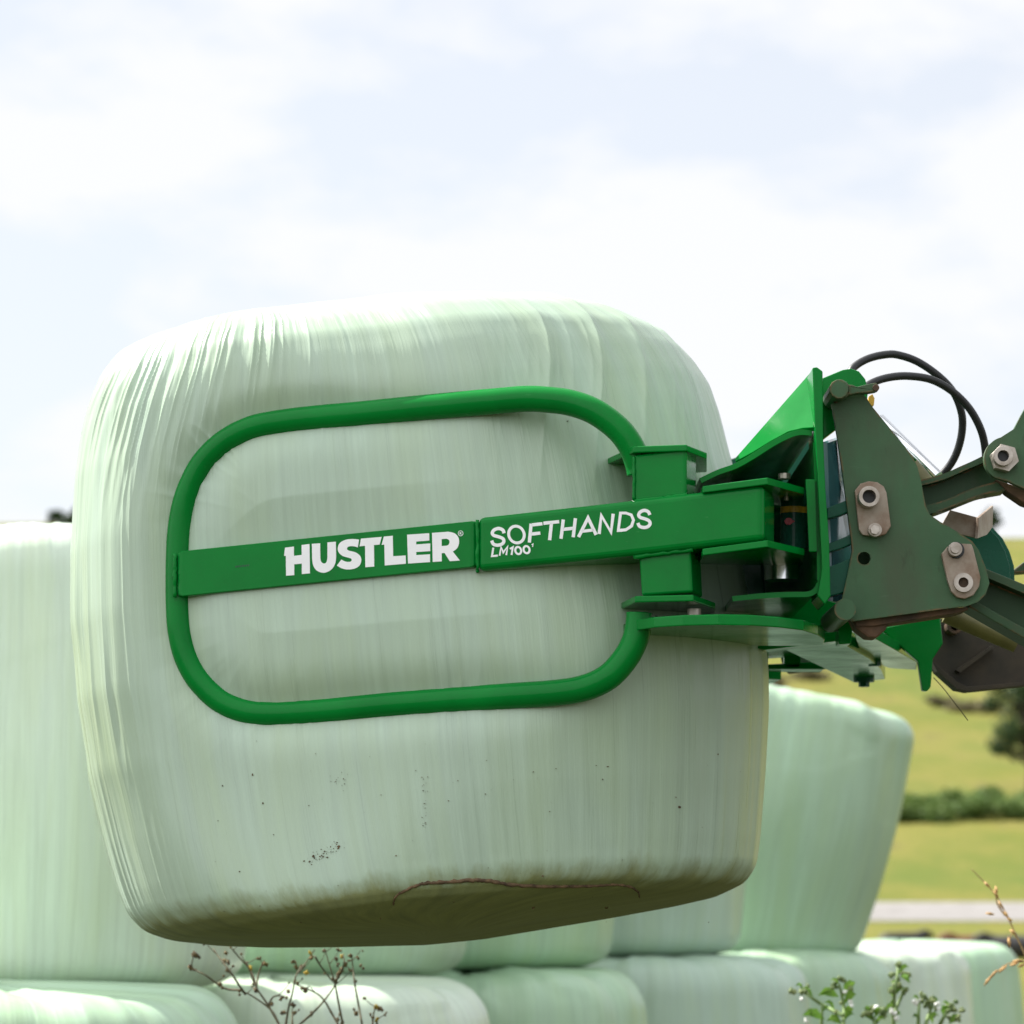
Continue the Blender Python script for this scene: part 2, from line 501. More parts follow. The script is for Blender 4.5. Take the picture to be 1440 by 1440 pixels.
def stacked_bale(X, Y, z0, r, h, seed, label, film, lean=(0, 0), tiltx=0.0, sag=0.03, taper=0.0, e=2.08, nr=150, nc=220, rnd=0.14):
    rng = np.random.default_rng(seed)
    # profile: bottom centre -> side -> top centre
    t = np.linspace(0, 1, nr)
    cap = 0.20
    rad, zz, vv = np.zeros(nr), np.zeros(nr), np.zeros(nr)
    cr = rnd                                      # shoulder rounding
    pts = [(0, 0.0)] + [((r - cr) * k / 8, 0.0) for k in range(1, 9)]
    pts += [(r - cr + cr * math.sin(a), cr * 0.55 * (1 - math.cos(a))) for a in np.linspace(0, math.pi / 2, 12)[1:]]
    hh = h - cr * 0.55 - cr * 1.0
    pts += [(r + sag * math.sin(math.pi * k / 14), cr * 0.55 + hh * k / 14) for k in range(1, 14)]
    pts += [(r - cr + cr * math.cos(a), h - cr + cr * math.sin(a)) for a in np.linspace(0, math.pi / 2, 16)]
    pts += [((r - cr) * (1 - k / 8), h + 0.015 * math.sin(math.pi / 2 * k / 8)) for k in range(1, 9)]
    pts = np.array(pts, float)
    s = np.concatenate([[0], np.cumsum(np.hypot(*np.diff(pts, axis=0).T))])
    ss = np.linspace(0, s[-1], nr)
    rad, zz = np.interp(ss, s, pts[:, 0]), np.interp(ss, s, pts[:, 1])
    # light smoothing of the profile
    for _ in range(3):
        rad[1:-1] = (rad[:-2] + 2 * rad[1:-1] + rad[2:]) / 4; zz[1:-1] = (zz[:-2] + 2 * zz[1:-1] + zz[2:]) / 4
    rad[0] = rad[-1] = 0.0005
    th = np.linspace(0, 2 * math.pi, nc + 1)
    TH, SS = np.meshgrid(th[:-1], ss)
    RAD, ZZ = rad[:, None] * np.ones_like(TH), zz[:, None] * np.ones_like(TH)
    c, s_ = np.cos(TH), np.sin(TH)
    sup = (np.abs(c) ** e + np.abs(s_) ** e) ** (-1 / e)
    mid = np.clip(RAD / r, 0, 1)
    lump = 1 + 0.035 * mid * (np.sin(2 * TH + rng.random() * 6) * 0.5 + np.sin(3 * TH + rng.random() * 6) * 0.4)
    cw = vnoise((np.cos(TH) + 2) * 5, (np.sin(TH) + 2) * 5 + ZZ * 2, seed) - 0.5
    shoulder = np.exp(-((ZZ - (h - 0.05)) / 0.16) ** 2)
    wr = vnoise(TH * 14, ZZ * 1.5, seed + 5) - 0.5 + 0.8 * (1 - np.abs(2 * vnoise(TH * 34 + ZZ * 3, ZZ * 2.2, seed + 6) - 1)) * (vnoise(TH * 3, ZZ * 4, seed + 7) > 0.42)
    RAD2 = RAD * sup * lump + mid * (0.03 * cw + 0.007 * wr * (0.3 + shoulder))
    ZZ = ZZ + (ZZ / h) * (0.026 * cw + 0.009 * shoulder * wr)
    RAD2 = RAD2 * (1 - taper * (1 - ZZ / h))
    x = RAD2 * c; y = RAD2 * s_
    z = ZZ + tiltx * x * (ZZ / h)
    x = x + lean[0] * (ZZ / h); y = y + lean[1] * (ZZ / h)
    V = np.stack([x, y, z], -1)
    UV = np.stack(np.meshgrid(th * r, ss - (r - 0.02)), -1)
    o = mesh_from_grid('silage_bale', V, UV, film)
    o.location = (X, Y, z0)
    o.rotation_euler.z = 0
    return tag(o, label, 'silage bale', BALE_GROUP)

HB = 1.19
def bx(px, Y): return (px - 720) / F * Y
bottom = [(-352, 7.35, 'pale green bale at the far left corner, only its creased edge in view'),
          (-10, 7.80, 'dirty bale with a bright white top under the large left bale'),
          (385, 9.5, 'bottom row bale behind the dry brown weed stems'),
          (655, 11.0, 'bottom row bale directly below the middle of the lifted bale'),
          (897, 12.5, 'bottom row bale just left of the green flowering weeds'),
          (1047, 14.0, 'bottom row bale carrying the leaning bale, behind the green weeds'),
          (1172, 15.5, 'bottom row bale right of the leaning bale, second from the end of the row'),
          (1261, 17.0, 'last bottom row bale at the right end, cattle showing beyond it')]
for i, (px, Y, lab) in enumerate(bottom):
    stacked_bale(bx(px, Y), Y, 0.0, 0.635, HB - (0.02 if i in (2, 3) else 0), 20 + i, lab, FILMS[(i * 3 + 1) % 4])
upper = [(20, 8.55, 'large light green upper bale at the left edge, behind the lifted bale', 1.20),
         (386, 10.1, 'upper row bale mostly hidden below the lifted bale, right of the large left bale', 1.18),
         (613, 11.3, 'upper row bale showing a small brown dirt mark below the lifted bale', 1.18),
         (816, 12.7, 'upper row bale with a dark gap beneath it, left of the leaning bale', 1.16)]
for i, (px, Y, lab, hh) in enumerate(upper):
    stacked_bale(bx(px, Y), Y, HB - 0.008 + (0.02 if i == 3 else 0), 0.64, hh, 40 + i, lab, FILMS[(3, 0, 2, 1)[i]], e=2.5 if i == 0 else 2.25)
stacked_bale(bx(1032, 14.25), 14.25, HB - 0.02, 0.63, 1.19, 61, 'leaning bale on top of the stack at the right, slumped to the right', FILMS[0],
             lean=(0.20, 0.0), tiltx=-0.235, taper=0.16, e=2.35, rnd=0.12)

# ---- the lifted bale, its outline from the photograph at its real distance
YB = 5.98
AX = R(4.5)
C0 = (590.0, 868.0)
LEFT = [(600, 1329), (480, 1332), (380, 1333), (300, 1331), (240, 1325), (205, 1312), (184, 1290), (173, 1262), (161, 1225), (152, 1195), (127, 1100), (111, 1000), (104, 900),
        (103, 800), (109, 700), (117, 640), (125, 595), (139, 540), (158, 502), (190, 479), (250, 459), (330, 439), (430, 420), (500, 410), (545, 406)]
RIGHT = [(600, 1329), (680, 1321), (770, 1306), (860, 1291), (950, 1275), (1010, 1262), (1046, 1246), (1062, 1222), (1067, 1180), (1072, 1100), (1076, 1000), (1075, 950), (1070, 890),
         (1055, 800), (1034, 710), (1014, 640), (1003, 600), (988, 560), (966, 520), (940, 488), (900, 461), (860, 447), (800, 436), (720, 424), (640, 413), (590, 408), (545, 406)]
def to_local(p):
    dx, dy = p[0] - C0[0], -(p[1] - C0[1])
    # undo the anticlockwise roll
    return (dx * math.cos(-AX) - dy * math.sin(-AX), dx * math.sin(-AX) + dy * math.cos(-AX))
def chain(pts):
    q = np.array([to_local(p) for p in pts])
    w = np.maximum.accumulate(q[:, 1] + np.arange(len(q)) * 1e-4)
    # resample smoothly by arc length
    s = np.concatenate([[0], np.cumsum(np.hypot(*np.diff(q, axis=0).T))])
    ss = np.linspace(0, s[-1], 1200)
    u, ww = np.interp(ss, s, q[:, 0]), np.interp(ss, s, w)
    k = np.ones(17) / 17
    pad = lambda a: np.concatenate([np.full(8, a[0]), a, np.full(8, a[-1])])
    return np.convolve(pad(u), k, 'valid'), np.maximum.accumulate(np.convolve(pad(ww), k, 'valid') + np.arange(1200) * 1e-6)
Lu, Lw = chain(LEFT)
Ru, Rw = chain(RIGHT)

# clamp plane: the near arm, its left end swung in towards the bale
_pa, _pb = P(250, 800, 5.42), P(905, 740, 5.23)
_dir = Vector((_pb.x - _pa.x, _pb.y - _pa.y, 0)).normalized()
ARM = Plane(_pa, (-_dir.y, _dir.x, 0))
if ARM.n.y < 0: ARM.n = -ARM.n
LOOP_PX = [(900, 668), (898, 655), (889, 630), (870, 604), (838, 580), (804, 567), (768, 562), (738, 561), (700, 564), (600, 573), (500, 583), (453, 587), (400, 593), (355, 602),
           (316, 622), (285, 653), (264, 695), (254, 740), (251, 790), (251, 850), (254, 890), (263, 925), (280, 956), (308, 984), (340, 999), (380, 1004), (453, 1000),
           (560, 990), (700, 980), (775, 975), (820, 968), (855, 952), (880, 925), (893, 900), (898, 878), (899, 862)]
TUBE_R = 0.0228
TUBE_OFF = 0.036

NR, NC = 600, 1800
# rows: parametrise by local w with denser sampling at the ends
wmin, wmax = min(Lw[0], Rw[0]), max(Lw[-1], Rw[-1])
tt = np.linspace(0, 1, NR)
wrow = wmin + (wmax - wmin) * (0.5 - 0.5 * np.cos(np.pi * tt)) 
wrow = 0.75 * wrow + 0.25 * (wmin + (wmax - wmin) * tt)
ul, ur = np.interp(wrow, Lw, Lu), np.interp(wrow, Rw, Ru)
ul = ul + 13 * np.clip((ur - ul) / 700, 0, 1) ** 3
uc, hw = (ul + ur) / 2, np.maximum((ur - ul) / 2, 0.3)
hw[0] = hw[-1] = 0.3
hmax = hw.max()
qq = np.linspace(0, 1, NC + 1)            # three quarters of the columns on the half with the wrinkles
th = np.where(qq < 0.25, qq / 0.25 * math.pi, math.pi + (qq - 0.25) / 0.75 * math.pi)
TH = np.repeat(th[None, :-1], NR, 0)
ct, st = np.cos(TH), np.sin(TH)
e = 2.75
sup = (np.abs(ct) ** e + np.abs(st) ** e) ** (-1 / e)
u = uc[:, None] + hw[:, None] * sup * ct
DB = 0.615
dex = np.interp(wrow, [wmin, wmin + 200, wmin + 320], [0.30, 0.6, 0.92])
depth = np.where(st < 0, 0.69, DB) * ((hw / hmax) ** dex)[:, None] * sup * st                 # +: away
w2 = np.repeat(wrow[:, None], NC, 1)
ca, sa = math.cos(AX), math.sin(AX)
pxx = C0[0] + u * ca - w2 * sa
pyy = C0[1] - (u * sa + w2 * ca)
frac = np.clip((w2 - wmin) / (wmax - wmin), 0, 1)
Yref = YB - 0.26 * np.clip((frac - 0.72) / 0.28, 0, 1) ** 1.0        # top silhouette lies nearer than the axis
def unproj(px, py, Yd):
    v = (720 - py) / F
    dy = math.cos(PITCH) - math.sin(PITCH) * v
    dz = math.sin(PITCH) + math.cos(PITCH) * v
    return (px - 720) / F * Yd / dy, CAM.z + dz * Yd / dy
Xw, _ = unproj(pxx, pyy, YB)
_, Zw = unproj(pxx, pyy, Yref)
Yw = YB + depth
# underside tips away from the camera: its far rim hangs lower than its near rim
low = np.clip(1 - (frac) / 0.24, 0, 1); low = low * low * (3 - 2 * low)
Zw = Zw + low * 0.045 * np.clip(-depth / DB, 0, 1) ** 1.0 * np.clip(1.2 - np.abs(u - 40) / 460, 0.12, 1)
# arc length UV
arc = np.concatenate([[0], np.cumsum(np.hypot(np.diff(wrow), np.diff(hw)))]) / 735.0
side0 = np.interp(wmin + 60, wrow, arc)
UVg = np.stack(np.meshgrid(th * 0.645, arc - side0), -1)
Uc = np.repeat((th * 0.645)[None, :-1], NR, 0)
Vc = np.repeat((arc - side0)[:, None], NC, 1)
# wrinkles (real relief)
shl = np.exp(-((frac - 0.83) / 0.14) ** 2)
lowcap = np.clip((frac - 0.02) / 0.08, 0.0, 1)
leftw = np.clip((-u - 50) / 90, 0, 1) * np.clip((u + 460) / 120, 0, 1) + 0.12
warp = 0.05 * (vnoise(Uc * 4 + 30, Vc * 3 + 9, 3) - 0.5)
fan = Uc + warp + 0.22 * np.clip(frac - 0.62, 0, 1) * np.sign(u) * np.clip(np.abs(u) / 200, 0, 1)
ph = vnoise(fan * 84 + 50, Vc * 1.3 + 5, 11)
ph2 = vnoise(fan * 38 + 20, Vc * 1.4 + 2, 12)
rid = (1 - np.abs(2 * ph - 1)) ** 2
gate = np.clip(vnoise(Uc * 9 + 4, Vc * 5 + 8, 8) * 1.8 - 0.45, 0, 1)
disp = 0.0085 * rid * shl * leftw * (0.35 + gate) + 0.0075 * (ph2 - 0.5) * shl * (0.35 + leftw)
disp += (0.0016 * (vnoise(Uc * 70, Vc * 1.3, 21) - 0.5) + 0.0034 * (vnoise(Uc * 24, Vc * 1.1, 22) - 0.5)) * lowcap
rightw = np.clip((u - 60) / 140, 0, 1) * np.clip((430 - u) / 80, 0, 1) * np.clip((frac - 0.60) / 0.2, 0, 1)
fr = Uc + 0.35 * (1 - frac) + 0.04 * (vnoise(Uc * 5 + 2, Vc * 3, 31) - 0.5)
disp += 0.014 * ((1 - np.abs(2 * vnoise(fr * 11 + 40, Vc * 1.2 + 6, 32) - 1)) ** 3) * rightw
disp += 0.0035 * ((1 - np.abs(2 * vnoise(fr * 48 + 10, Vc * 1.5 + 2, 33) - 1)) ** 2) * rightw * gate
sideL = np.exp(-((u + 430) / 110) ** 2) * np.exp(-((frac - 0.35) / 0.35) ** 2)
disp += 0.0075 * ((1 - np.abs(2 * vnoise(Uc * 52 + 7, Vc * 1.6, 23) - 1)) ** 2) * sideL * (0.3 + gate)
disp += 0.034 * (vnoise(Uc * 3.0 + 11, Vc * 2.6 + 3, 24) - 0.5) * (1 - 0.5 * np.exp(-((frac - 0.5) / 0.3) ** 2))
disp += 0.022 * (vnoise(Uc * 6.0 + 1, Vc * 3.0 + 3, 25) - 0.5) * shl
disp += 0.045 * (vnoise(Uc * 4.3 + 17, Vc * 0.8 + 3, 26) - 0.5) * np.clip((frac - 0.8) / 0.15, 0, 1)
edge0 = np.clip(hw / hmax, 0, 1)[:, None] ** 2
Xw = Xw + disp * ct * edge0 + 0
Yw = Yw + disp * st * edge0
Zw = Zw + disp * np.clip((frac - 0.8) / 0.2, 0, 1) * edge0
# pressed by the clamp: flatten against the arm plane, bulge between the tubes
plY = lambda X: ARM.p.y - ARM.n.x / ARM.n.y * (X - ARM.p.x)
lp = np.array([tuple(ARM.at(x, y, TUBE_OFF)) for x, y in LOOP_PX])
beam = np.array([tuple(ARM.at(x, y, TUBE_OFF)) for x, y in ((262, 809), (671, 766), (1000, 728))])
def seg_dist(X, Z, path):
    best = np.full(X.shape, 9.0); par = np.zeros(X.shape); run = 0.0
    for a, b_ in zip(path[:-1], path[1:]):
        ax, az, bx_, bz = a[0], a[2], b_[0], b_[2]
        dx, dz = bx_ - ax, bz - az
        t = np.clip(((X - ax) * dx + (Z - az) * dz) / (dx * dx + dz * dz + 1e-9), 0, 1)
        L = math.hypot(dx, dz); q = np.hypot(X - ax - t * dx, Z - az - t * dz)
        par = np.where(q < best, run + t * L, par); best = np.minimum(best, q); run += L
    return best, par
front = st < 0.1
dl, sl = seg_dist(Xw, Zw, lp)
db, _ = seg_dist(Xw, Zw, beam)
far_d = np.minimum(dl, db + 0.02) - 0.20
fall = 0.06 * np.log1p(np.exp(np.clip(far_d / 0.06, -30, 30)))
lim = plY(Xw) + TUBE_OFF - 0.006 - 0.023 * (1 - np.exp(-(dl / 0.045) ** 2)) * (1 - 0.35 * np.exp(-(db / 0.10) ** 2)) - 0.30 * (fall - 0.002)
puck = (1 - np.abs(2 * vnoise(sl * 46 + 3, dl * 9 + 2, 41) - 1)) ** 2 * np.exp(-dl / 0.05) * np.clip(vnoise(sl * 7, dl * 3, 42) * 2.2 - 0.7, 0, 1)
lim = lim - 0.0042 * puck
k = 0.035
soft = 0.5 * (Yw + lim + np.sqrt((Yw - lim) ** 2 + k * k))
Yw = np.where(front, soft - 0.003, Yw)
V = np.stack([Xw, Yw, Zw], -1)
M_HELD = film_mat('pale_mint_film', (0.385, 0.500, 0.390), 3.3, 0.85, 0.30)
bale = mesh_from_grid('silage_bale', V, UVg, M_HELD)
tag(bale, 'big mint green bale held in the air by the bright green clamp', 'silage bale', BALE_GROUP)

bpy.context.view_layer.update()
def on_bale(px, py, lift=0.0):
    d = ray(px, py).normalized()
    ok, hit, nrm, _ = bale.ray_cast(CAM, d)
    if not ok: return P(px, py, YB)
    return hit - d * lift

rnd = random.Random(5)
# mud seam on the lower edge, dirt flecks
M_MUD = plain_mat('dried_mud', (0.075, 0.045, 0.022), 0.9, 0, 0.4, 60, 0.002, (0.16, 0.10, 0.05))
mb = MB()
seam = [(553, 1272), (556, 1262), (566, 1254), (585, 1246), (600, 1242), (630, 1240), (665, 1238), (690, 1239), (720, 1244), (760, 1246), (800, 1246), (840, 1245), (870, 1244), (888, 1248), (897, 1254), (899, 1262)]
dense = catmull([Vector((x, y, 0)) for x, y in seam], 8)
dense = [Vector((q.x + rnd.uniform(-0.6, 0.6), q.y + rnd.uniform(-0.7, 0.7), 0)) for q in dense]
mb.tube([on_bale(q.x, q.y, 0.0005) for q in dense], 0.0036, 8, rfun=lambda t: (0.35 + 0.65 * math.sin(math.pi * min(1, max(0.02, t)))) * rnd.uniform(0.7, 1.25))
mb.build('mud_seam', M_MUD, bale, smooth=True)
mb = MB()
def fleck(px, py, s):
    c = on_bale(px, py, 0.0004)
    r0 = ray(px, py).normalized()
    uax = Vector((1, 0, 0)); vax = r0.cross(uax).normalized()
    k0 = rnd.random() * 6
    n_ = 7
    el = rnd.uniform(0.35, 1.0); vax = (vax * rnd.uniform(0.6, 1.4)) * el
    ring = [c + (uax * math.cos(k0 + 6.283 * i / n_) * rnd.uniform(0.5, 1.2) + vax * math.sin(k0 + 6.283 * i / n_) * rnd.uniform(0.5, 1.2)) * s for i in range(n_)]
    mb.prism_pts(ring, -r0 * 0.0012)
for i in range(95):
    t = rnd.random()
    fleck(430 + 52 * t + rnd.gauss(0, 2.0), 1213 - 26 * t + rnd.gauss(0, 4.0), 0.0003 + 0.0020 * rnd.random() ** 3)
for i in range(16):
    fleck(476 + rnd.gauss(0, 6), 1100 + rnd.gauss(0, 8), rnd.uniform(0.0004, 0.0011))
for i in range(26):
    fleck(597 + rnd.gauss(0, 2), 1090 + rnd.uniform(0, 75), rnd.uniform(0.0004, 0.0011))
for i in range(70):
    fleck(rnd.uniform(300, 1050), rnd.uniform(1040, 1300), 0.0004 + 0.0012 * rnd.random() ** 2)
for px, py, s in ((955, 1135, .004), (855, 1078, .0025), (763, 1232, .0025), (750, 1276, .003), (853, 1276, .004), (798, 592, .002)):
    fleck(px, py, s)
mb.build('dirt_flecks', M_MUD, bale)['kind'] = 'stuff'

# ------------------------------------------------------------------ bale grab (bright green)
grab = thing('bale_grab', 'bright green soft clamp bale grab gripping the lifted bale, white lettering on its arm', 'bale grab', tuple(P(1150, 880, 5.9)))

def horiz(mb, pts, z, th_):
    """flat horizontal plate: pts are (px, Y)"""
    mb.prism_pts([H(px, Y, z) for px, Y in pts], (0, 0, th_))
def zat(px, py, Y): return P(px, py, Y).z

def weld(mb, a, b_, r=0.0035, n_=14):
    a, b_ = Vector(a), Vector(b_)
    pts = [a.lerp(b_, i / n_) + Vector((rnd.uniform(-1, 1), rnd.uniform(-1, 1), rnd.uniform(-1, 1))) * r * 0.25 for i in range(n_ + 1)]
    mb.tube(pts, r, 7, rfun=lambda t: rnd.uniform(0.75, 1.2))

def build_arm():
    arm = thing('clamp_arm', None, None, tuple(ARM.at(1100, 720, 0.07)))
    mb = MB()
    mb.prism([(247, 775), (672, 731), (672, 797), (247, 840)], ARM, 0.004, 0.088)
    mb.prism([(671, 727.5), (820, 711), (1074, 681), (1074, 760), (900, 780), (671, 803)], ARM, -0.002, 0.125)
    o = mb.build('beam', M_GREEN, arm, bevel=0.011, seg=4)
    # tube loop, pressed round the bale
    mb = MB()
    mb.tube([ARM.at(x, y, TUBE_OFF + 0.012 * max(0, (x - 850) / 50)) for x, y in LOOP_PX], TUBE_R, 24, smooth=6)
    mb.build('tube_loop', M_GREEN, arm, smooth=True)
    # upper and lower hinge blocks
    for blk in ([(891, 640), (965, 630), (965, 697), (891, 706)], [(898, 777), (971, 770), (974, 833), (902, 838)]):
        mb = MB()
        mb.prism(blk, ARM, 0.012, 0.112)
        mb.build('hinge_block', M_GREEN, arm, bevel=0.005, seg=3)
    def dY(px, off=0.0): return ARM.at(px, 740, off).y
    mb = MB()
    zt = zat(925, 635, dY(925))
    horiz(mb, [(890, dY(890, .004)), (966, dY(966, .004)), (994, 5.31), (994, 5.48), (852, 5.56), (849, 5.40)], zt, 0.011)
    mb.build('hinge_plate', M_GREEN, arm, bevel=0.002)
    mb = MB()
    zt = zat(930, 838, dY(930))
    horiz(mb, [(893, dY(893, -.01)), (975, dY(975, -.01)), (1006, 5.34), (1004, 5.50), (870, 5.58), (857, 5.44)], zt - 0.011, 0.011)
    mb.build('hinge_plate', M_GREEN, arm, bevel=0.002)
    # clevis plates at the knuckle
    for yl, yr, dz in ((679, 671.5, 0.0), (766, 759.5, -0.004)):
        mb = MB()
        a0, a1 = ARM.at(988, yl + (4.5 if yl < 700 else 5.5), -0.008), ARM.at(1079, yr, -0.010)
        b1 = P(1131, yr + 15, 5.30); b2 = P(1128, yr + 22, 5.46); b3 = Vector((a0.x, a0.y + 0.14, a0.z))
        b1.z = a1.z; b2.z = a1.z; b3.z = a0.z
        mb.prism_pts([a0, a1, b1, b2, b3], (0, 0, -0.0115))
        mb.build('clevis_plate', M_GREEN, arm, bevel=0.0015)
    # weld beads
    for a, b_, r in (
            (ARM.at(671.5, 731, -0.0), ARM.at(671.5, 801, -0.0), 0.0032),
            (ARM.at(246, 779, 0.008), ARM.at(246, 839, 0.008), 0.004),
            (ARM.at(891, 705, 0.010), ARM.at(966, 696, 0.010), 0.0036),
            (ARM.at(892, 783, 0.008), ARM.at(975, 773, 0.008), 0.0040),
            (ARM.at(891.5, 642, 0.012), ARM.at(891.5, 703, 0.012), 0.0026),
            (ARM.at(671, 803, 0.003), ARM.at(671, 800, 0.08), 0.003),
            ):
        mb = MB(); weld(mb, a, b_, r)
        mb.build('weld_bead', M_GREEN, arm, smooth=True)
    return arm

def parent_keep(o, par):
    o.parent = par
    o.matrix_parent_inverse = world_of(par).inverted()

arm = build_arm()
parent_keep(arm, grab)
# children were made while arm had no parent; far arm: a mirrored copy of every piece
far = arm.copy(); COL.objects.link(far)
YM = 5.99
def mirror_mesh(me):
    m2 = me.copy()
    co = np.zeros(len(m2.vertices) * 3, np.float32); m2.vertices.foreach_get('co', co)
    co = co.reshape(-1, 3); co[:, 1] = 2 * YM - co[:, 1]
    m2.vertices.foreach_set('co', co.reshape(-1)); m2.flip_normals(); m2.update()
    return m2
far.location = (arm.location.x, 2 * YM - arm.location.y, arm.location.z)
far.parent = grab
for ch in [c for c in bpy.data.objects if c.parent == arm and c.name.split('.')[0] != 'weld_bead']:
    c2 = ch.copy(); COL.objects.link(c2)
    c2.data = mirror_mesh(ch.data)
    parent_keep(c2, far)

# ---- lettering on the near arm
def letters(name, polys, org, sc, off, mat, parent):
    mb = MB()
    for i, item in enumerate(polys):
        outer, holes = item
        f = lambda p: (org[0] + p[0] / sc, org[1] + p[1] / sc)
        fr = [ARM.at(*f(p), off - 0.0004) for p in outer]
        hs = [[ARM.at(*f(p), off - 0.0004) for p in h] for h in holes]
        mb.prism_pts(fr, ARM.n * 0.0004, hs)
    return mb.build(name, mat, parent)

def ell(cx, cy, rx, ry, n_=28, sl=0.0):
    return [(cx + rx * math.cos(6.28318 * i / n_) - sl * ry * math.sin(6.28318 * i / n_), cy + ry * math.sin(6.28318 * i / n_)) for i in range(n_)]

def smooth_closed(pts, k=3):
    n_ = len(pts); out = []
    for i in range(n_):
        p0, p1, p2, p3 = [Vector(pts[(i + j - 1) % n_]) for j in range(4)]
        for j in range(k):
            t = j / k
            q = 0.5 * ((2 * p1) + (p2 - p0) * t + (2 * p0 - 5 * p1 + 4 * p2 - p3) * t * t + (3 * p1 - p0 - 3 * p2 + p3) * t ** 3)
            out.append((q.x, q.y))
    return out

def arcpts(cx, cy, rx, ry, a0, a1, n_=10):
    return [(cx + rx * math.cos(R(a0 + (a1 - a0) * i / n_)), cy + ry * math.sin(R(a0 + (a1 - a0) * i / n_))) for i in range(n_ + 1)]

def ribbon(pts, wd):
    """polygon outline of a stroke"""
    pts = [Vector(p) for p in pts]
    Ls, Rs = [], []
    n_ = len(pts)
    for i in range(n_):
        d1 = (pts[i] - pts[i - 1]).normalized() if i else (pts[1] - pts[0]).normalized()
        d2 = (pts[i + 1] - pts[i]).normalized() if i < n_ - 1 else d1
        nm = Vector((-(d1 + d2).y, (d1 + d2).x)).normalized()
        c_ = max(0.45, nm.dot(Vector((-d1.y, d1.x))))
        Ls.append(tuple(pts[i] + nm * (wd / 2 / c_))); Rs.append(tuple(pts[i] - nm * (wd / 2 / c_)))
    return Ls + Rs[::-1]

def open_smooth(pts, k=4):
    return [(q.x, q.y) for q in catmull([Vector((x, y, 0)) for x, y in pts], k)]

S_OUT = ([(600, 378), (591, 431)] + open_smooth([(591, 431), (562, 423), (532, 424), (518, 437), (527, 451), (572, 463), (604, 485), (615, 517), (603, 552), (570, 574), (522, 580), (480, 571), (450, 553)], 4)[1:]
         + [(480, 513)] + open_smooth([(480, 513), (510, 527), (538, 528), (550, 517), (540, 504), (492, 490), (463, 466), (456, 434), (470, 401), (508, 380), (555, 374), (600, 378)], 4)[1:-1])
U_OUT = ([(281, 407), (337, 403)] + open_smooth([(338, 503), (344, 528), (362, 540), (380, 529), (386, 500)], 4) + [(386, 397), (443, 392)]
         + open_smooth([(445, 495), (437, 543), (410, 582), (365, 602), (318, 590), (291, 555), (283, 508)], 4))
R_OUT = ([(1092, 333)] + open_smooth([(1200, 325), (1243, 335), (1270, 364), (1274, 403), (1260, 438), (1232, 459)], 4) + [(1280, 519), (1212, 524), (1176, 468), (1157, 470), (1158, 525), (1097, 529)])
R_HOLE = [(1157, 375)] + open_smooth([(1190, 372), (1207, 382), (1210, 397), (1203, 413), (1190, 419)], 3) + [(1157, 422)]
LOGO = [([(100, 433), (160, 425), (160, 488), (212, 482), (212, 415), (265, 408), (268, 606), (213, 611), (213, 540), (162, 545), (162, 618), (107, 622), (105, 488), (93, 488)], []),
        (U_OUT, []), (S_OUT, []),
        ([(612, 372), (752, 360), (738, 412), (700, 415), (702, 560), (642, 565), (640, 420), (603, 424)], []),
        ([(767, 358), (827, 352), (830, 491), (914, 485), (916, 541), (773, 553), (770, 412), (752, 414)], []),
        ([(924, 345), (1073, 335), (1074, 385), (985, 391), (985, 411), (1080, 404), (1080, 456), (985, 462), (986, 483), (1078, 477), (1079, 530), (930, 540)], []),
        (R_OUT, [R_HOLE]),
        (ell(1285, 336, 18, 19, 24), [ell(1285, 336, 14.5, 15.5, 24)]),
        (ribbon([(1280, 345), (1280, 327), (1288, 327), (1291, 332), (1288, 336), (1281, 337)], 3), []),
        (ribbon([(1285, 338), (1291, 346)], 3), [])]
letters('logo_lettering', LOGO, (380, 680), 4.8, 0.0039, M_WHITE, arm)
W1 = 22
MODEL = [(ribbon(open_smooth([(282, 335), (274, 314), (247, 303), (217, 312), (203, 332), (212, 349), (245, 359), (273, 371), (281, 390), (268, 408), (240, 416), (211, 409), (199, 385)], 4), W1), []),
         (ell(366, 344, 62, 66, 36, -0.08), [ell(366, 344, 43, 47, 36, -0.08)]),
         (ribbon([(465, 271), (453, 398)], W1), []), (ribbon([(470, 279), (541, 271)], W1), []), (ribbon([(467, 341), (527, 334)], W1), []),
         (ribbon([(548, 268), (654, 257)], W1), []), (ribbon([(602, 270), (590, 382)], W1), []),
         (ribbon([(682, 243), (667, 372)], W1), []), (ribbon([(764, 234), (749, 362)], W1), []), (ribbon([(683, 309), (748, 302)], W1), []),
         (ribbon([(785, 361), (849, 232), (904, 346)], W1), []), (ribbon([(812, 322), (886, 313)], W1 - 2), []),
         (ribbon([(924, 340), (939, 216), (1004, 328), (1019, 204)], W1), []),
         (smooth_closed([(1043, 327), (1060, 190), (1107, 190), (1148, 204), (1166, 246), (1152, 292), (1108, 321), (1075, 325)], 1), [[(1064, 305), (1077, 208), (1105, 208), (1134, 219), (1146, 247), (1135, 280), (1103, 302), (1084, 304)]]),
         (ribbon(open_smooth([(1266, 212), (1256, 191), (1230, 181), (1203, 191), (1191, 211), (1201, 228), (1232, 238), (1259, 250), (1268, 270), (1255, 289), (1227, 297), (1197, 288), (1186, 266)], 4), W1), [])]
W2 = 13
MODEL += [(ribbon([(210, 433), (201, 490), (240, 486)], W2), []),
          (ribbon([(252, 487), (262, 430), (277, 466), (306, 426), (297, 483)], W2 - 1), []),
          (ribbon([(322, 441), (341, 430), (333, 482)], W2), []),
          (ell(378, 452, 27, 31, 28, -0.1), [ell(378, 452, 13, 17, 28, -0.1)]),
          (ell(434, 446, 27, 31, 28, -0.1), [ell(434, 446, 13, 17, 28, -0.1)]),
          (ribbon([(468, 413), (478, 407), (475, 428)], 6), [])]
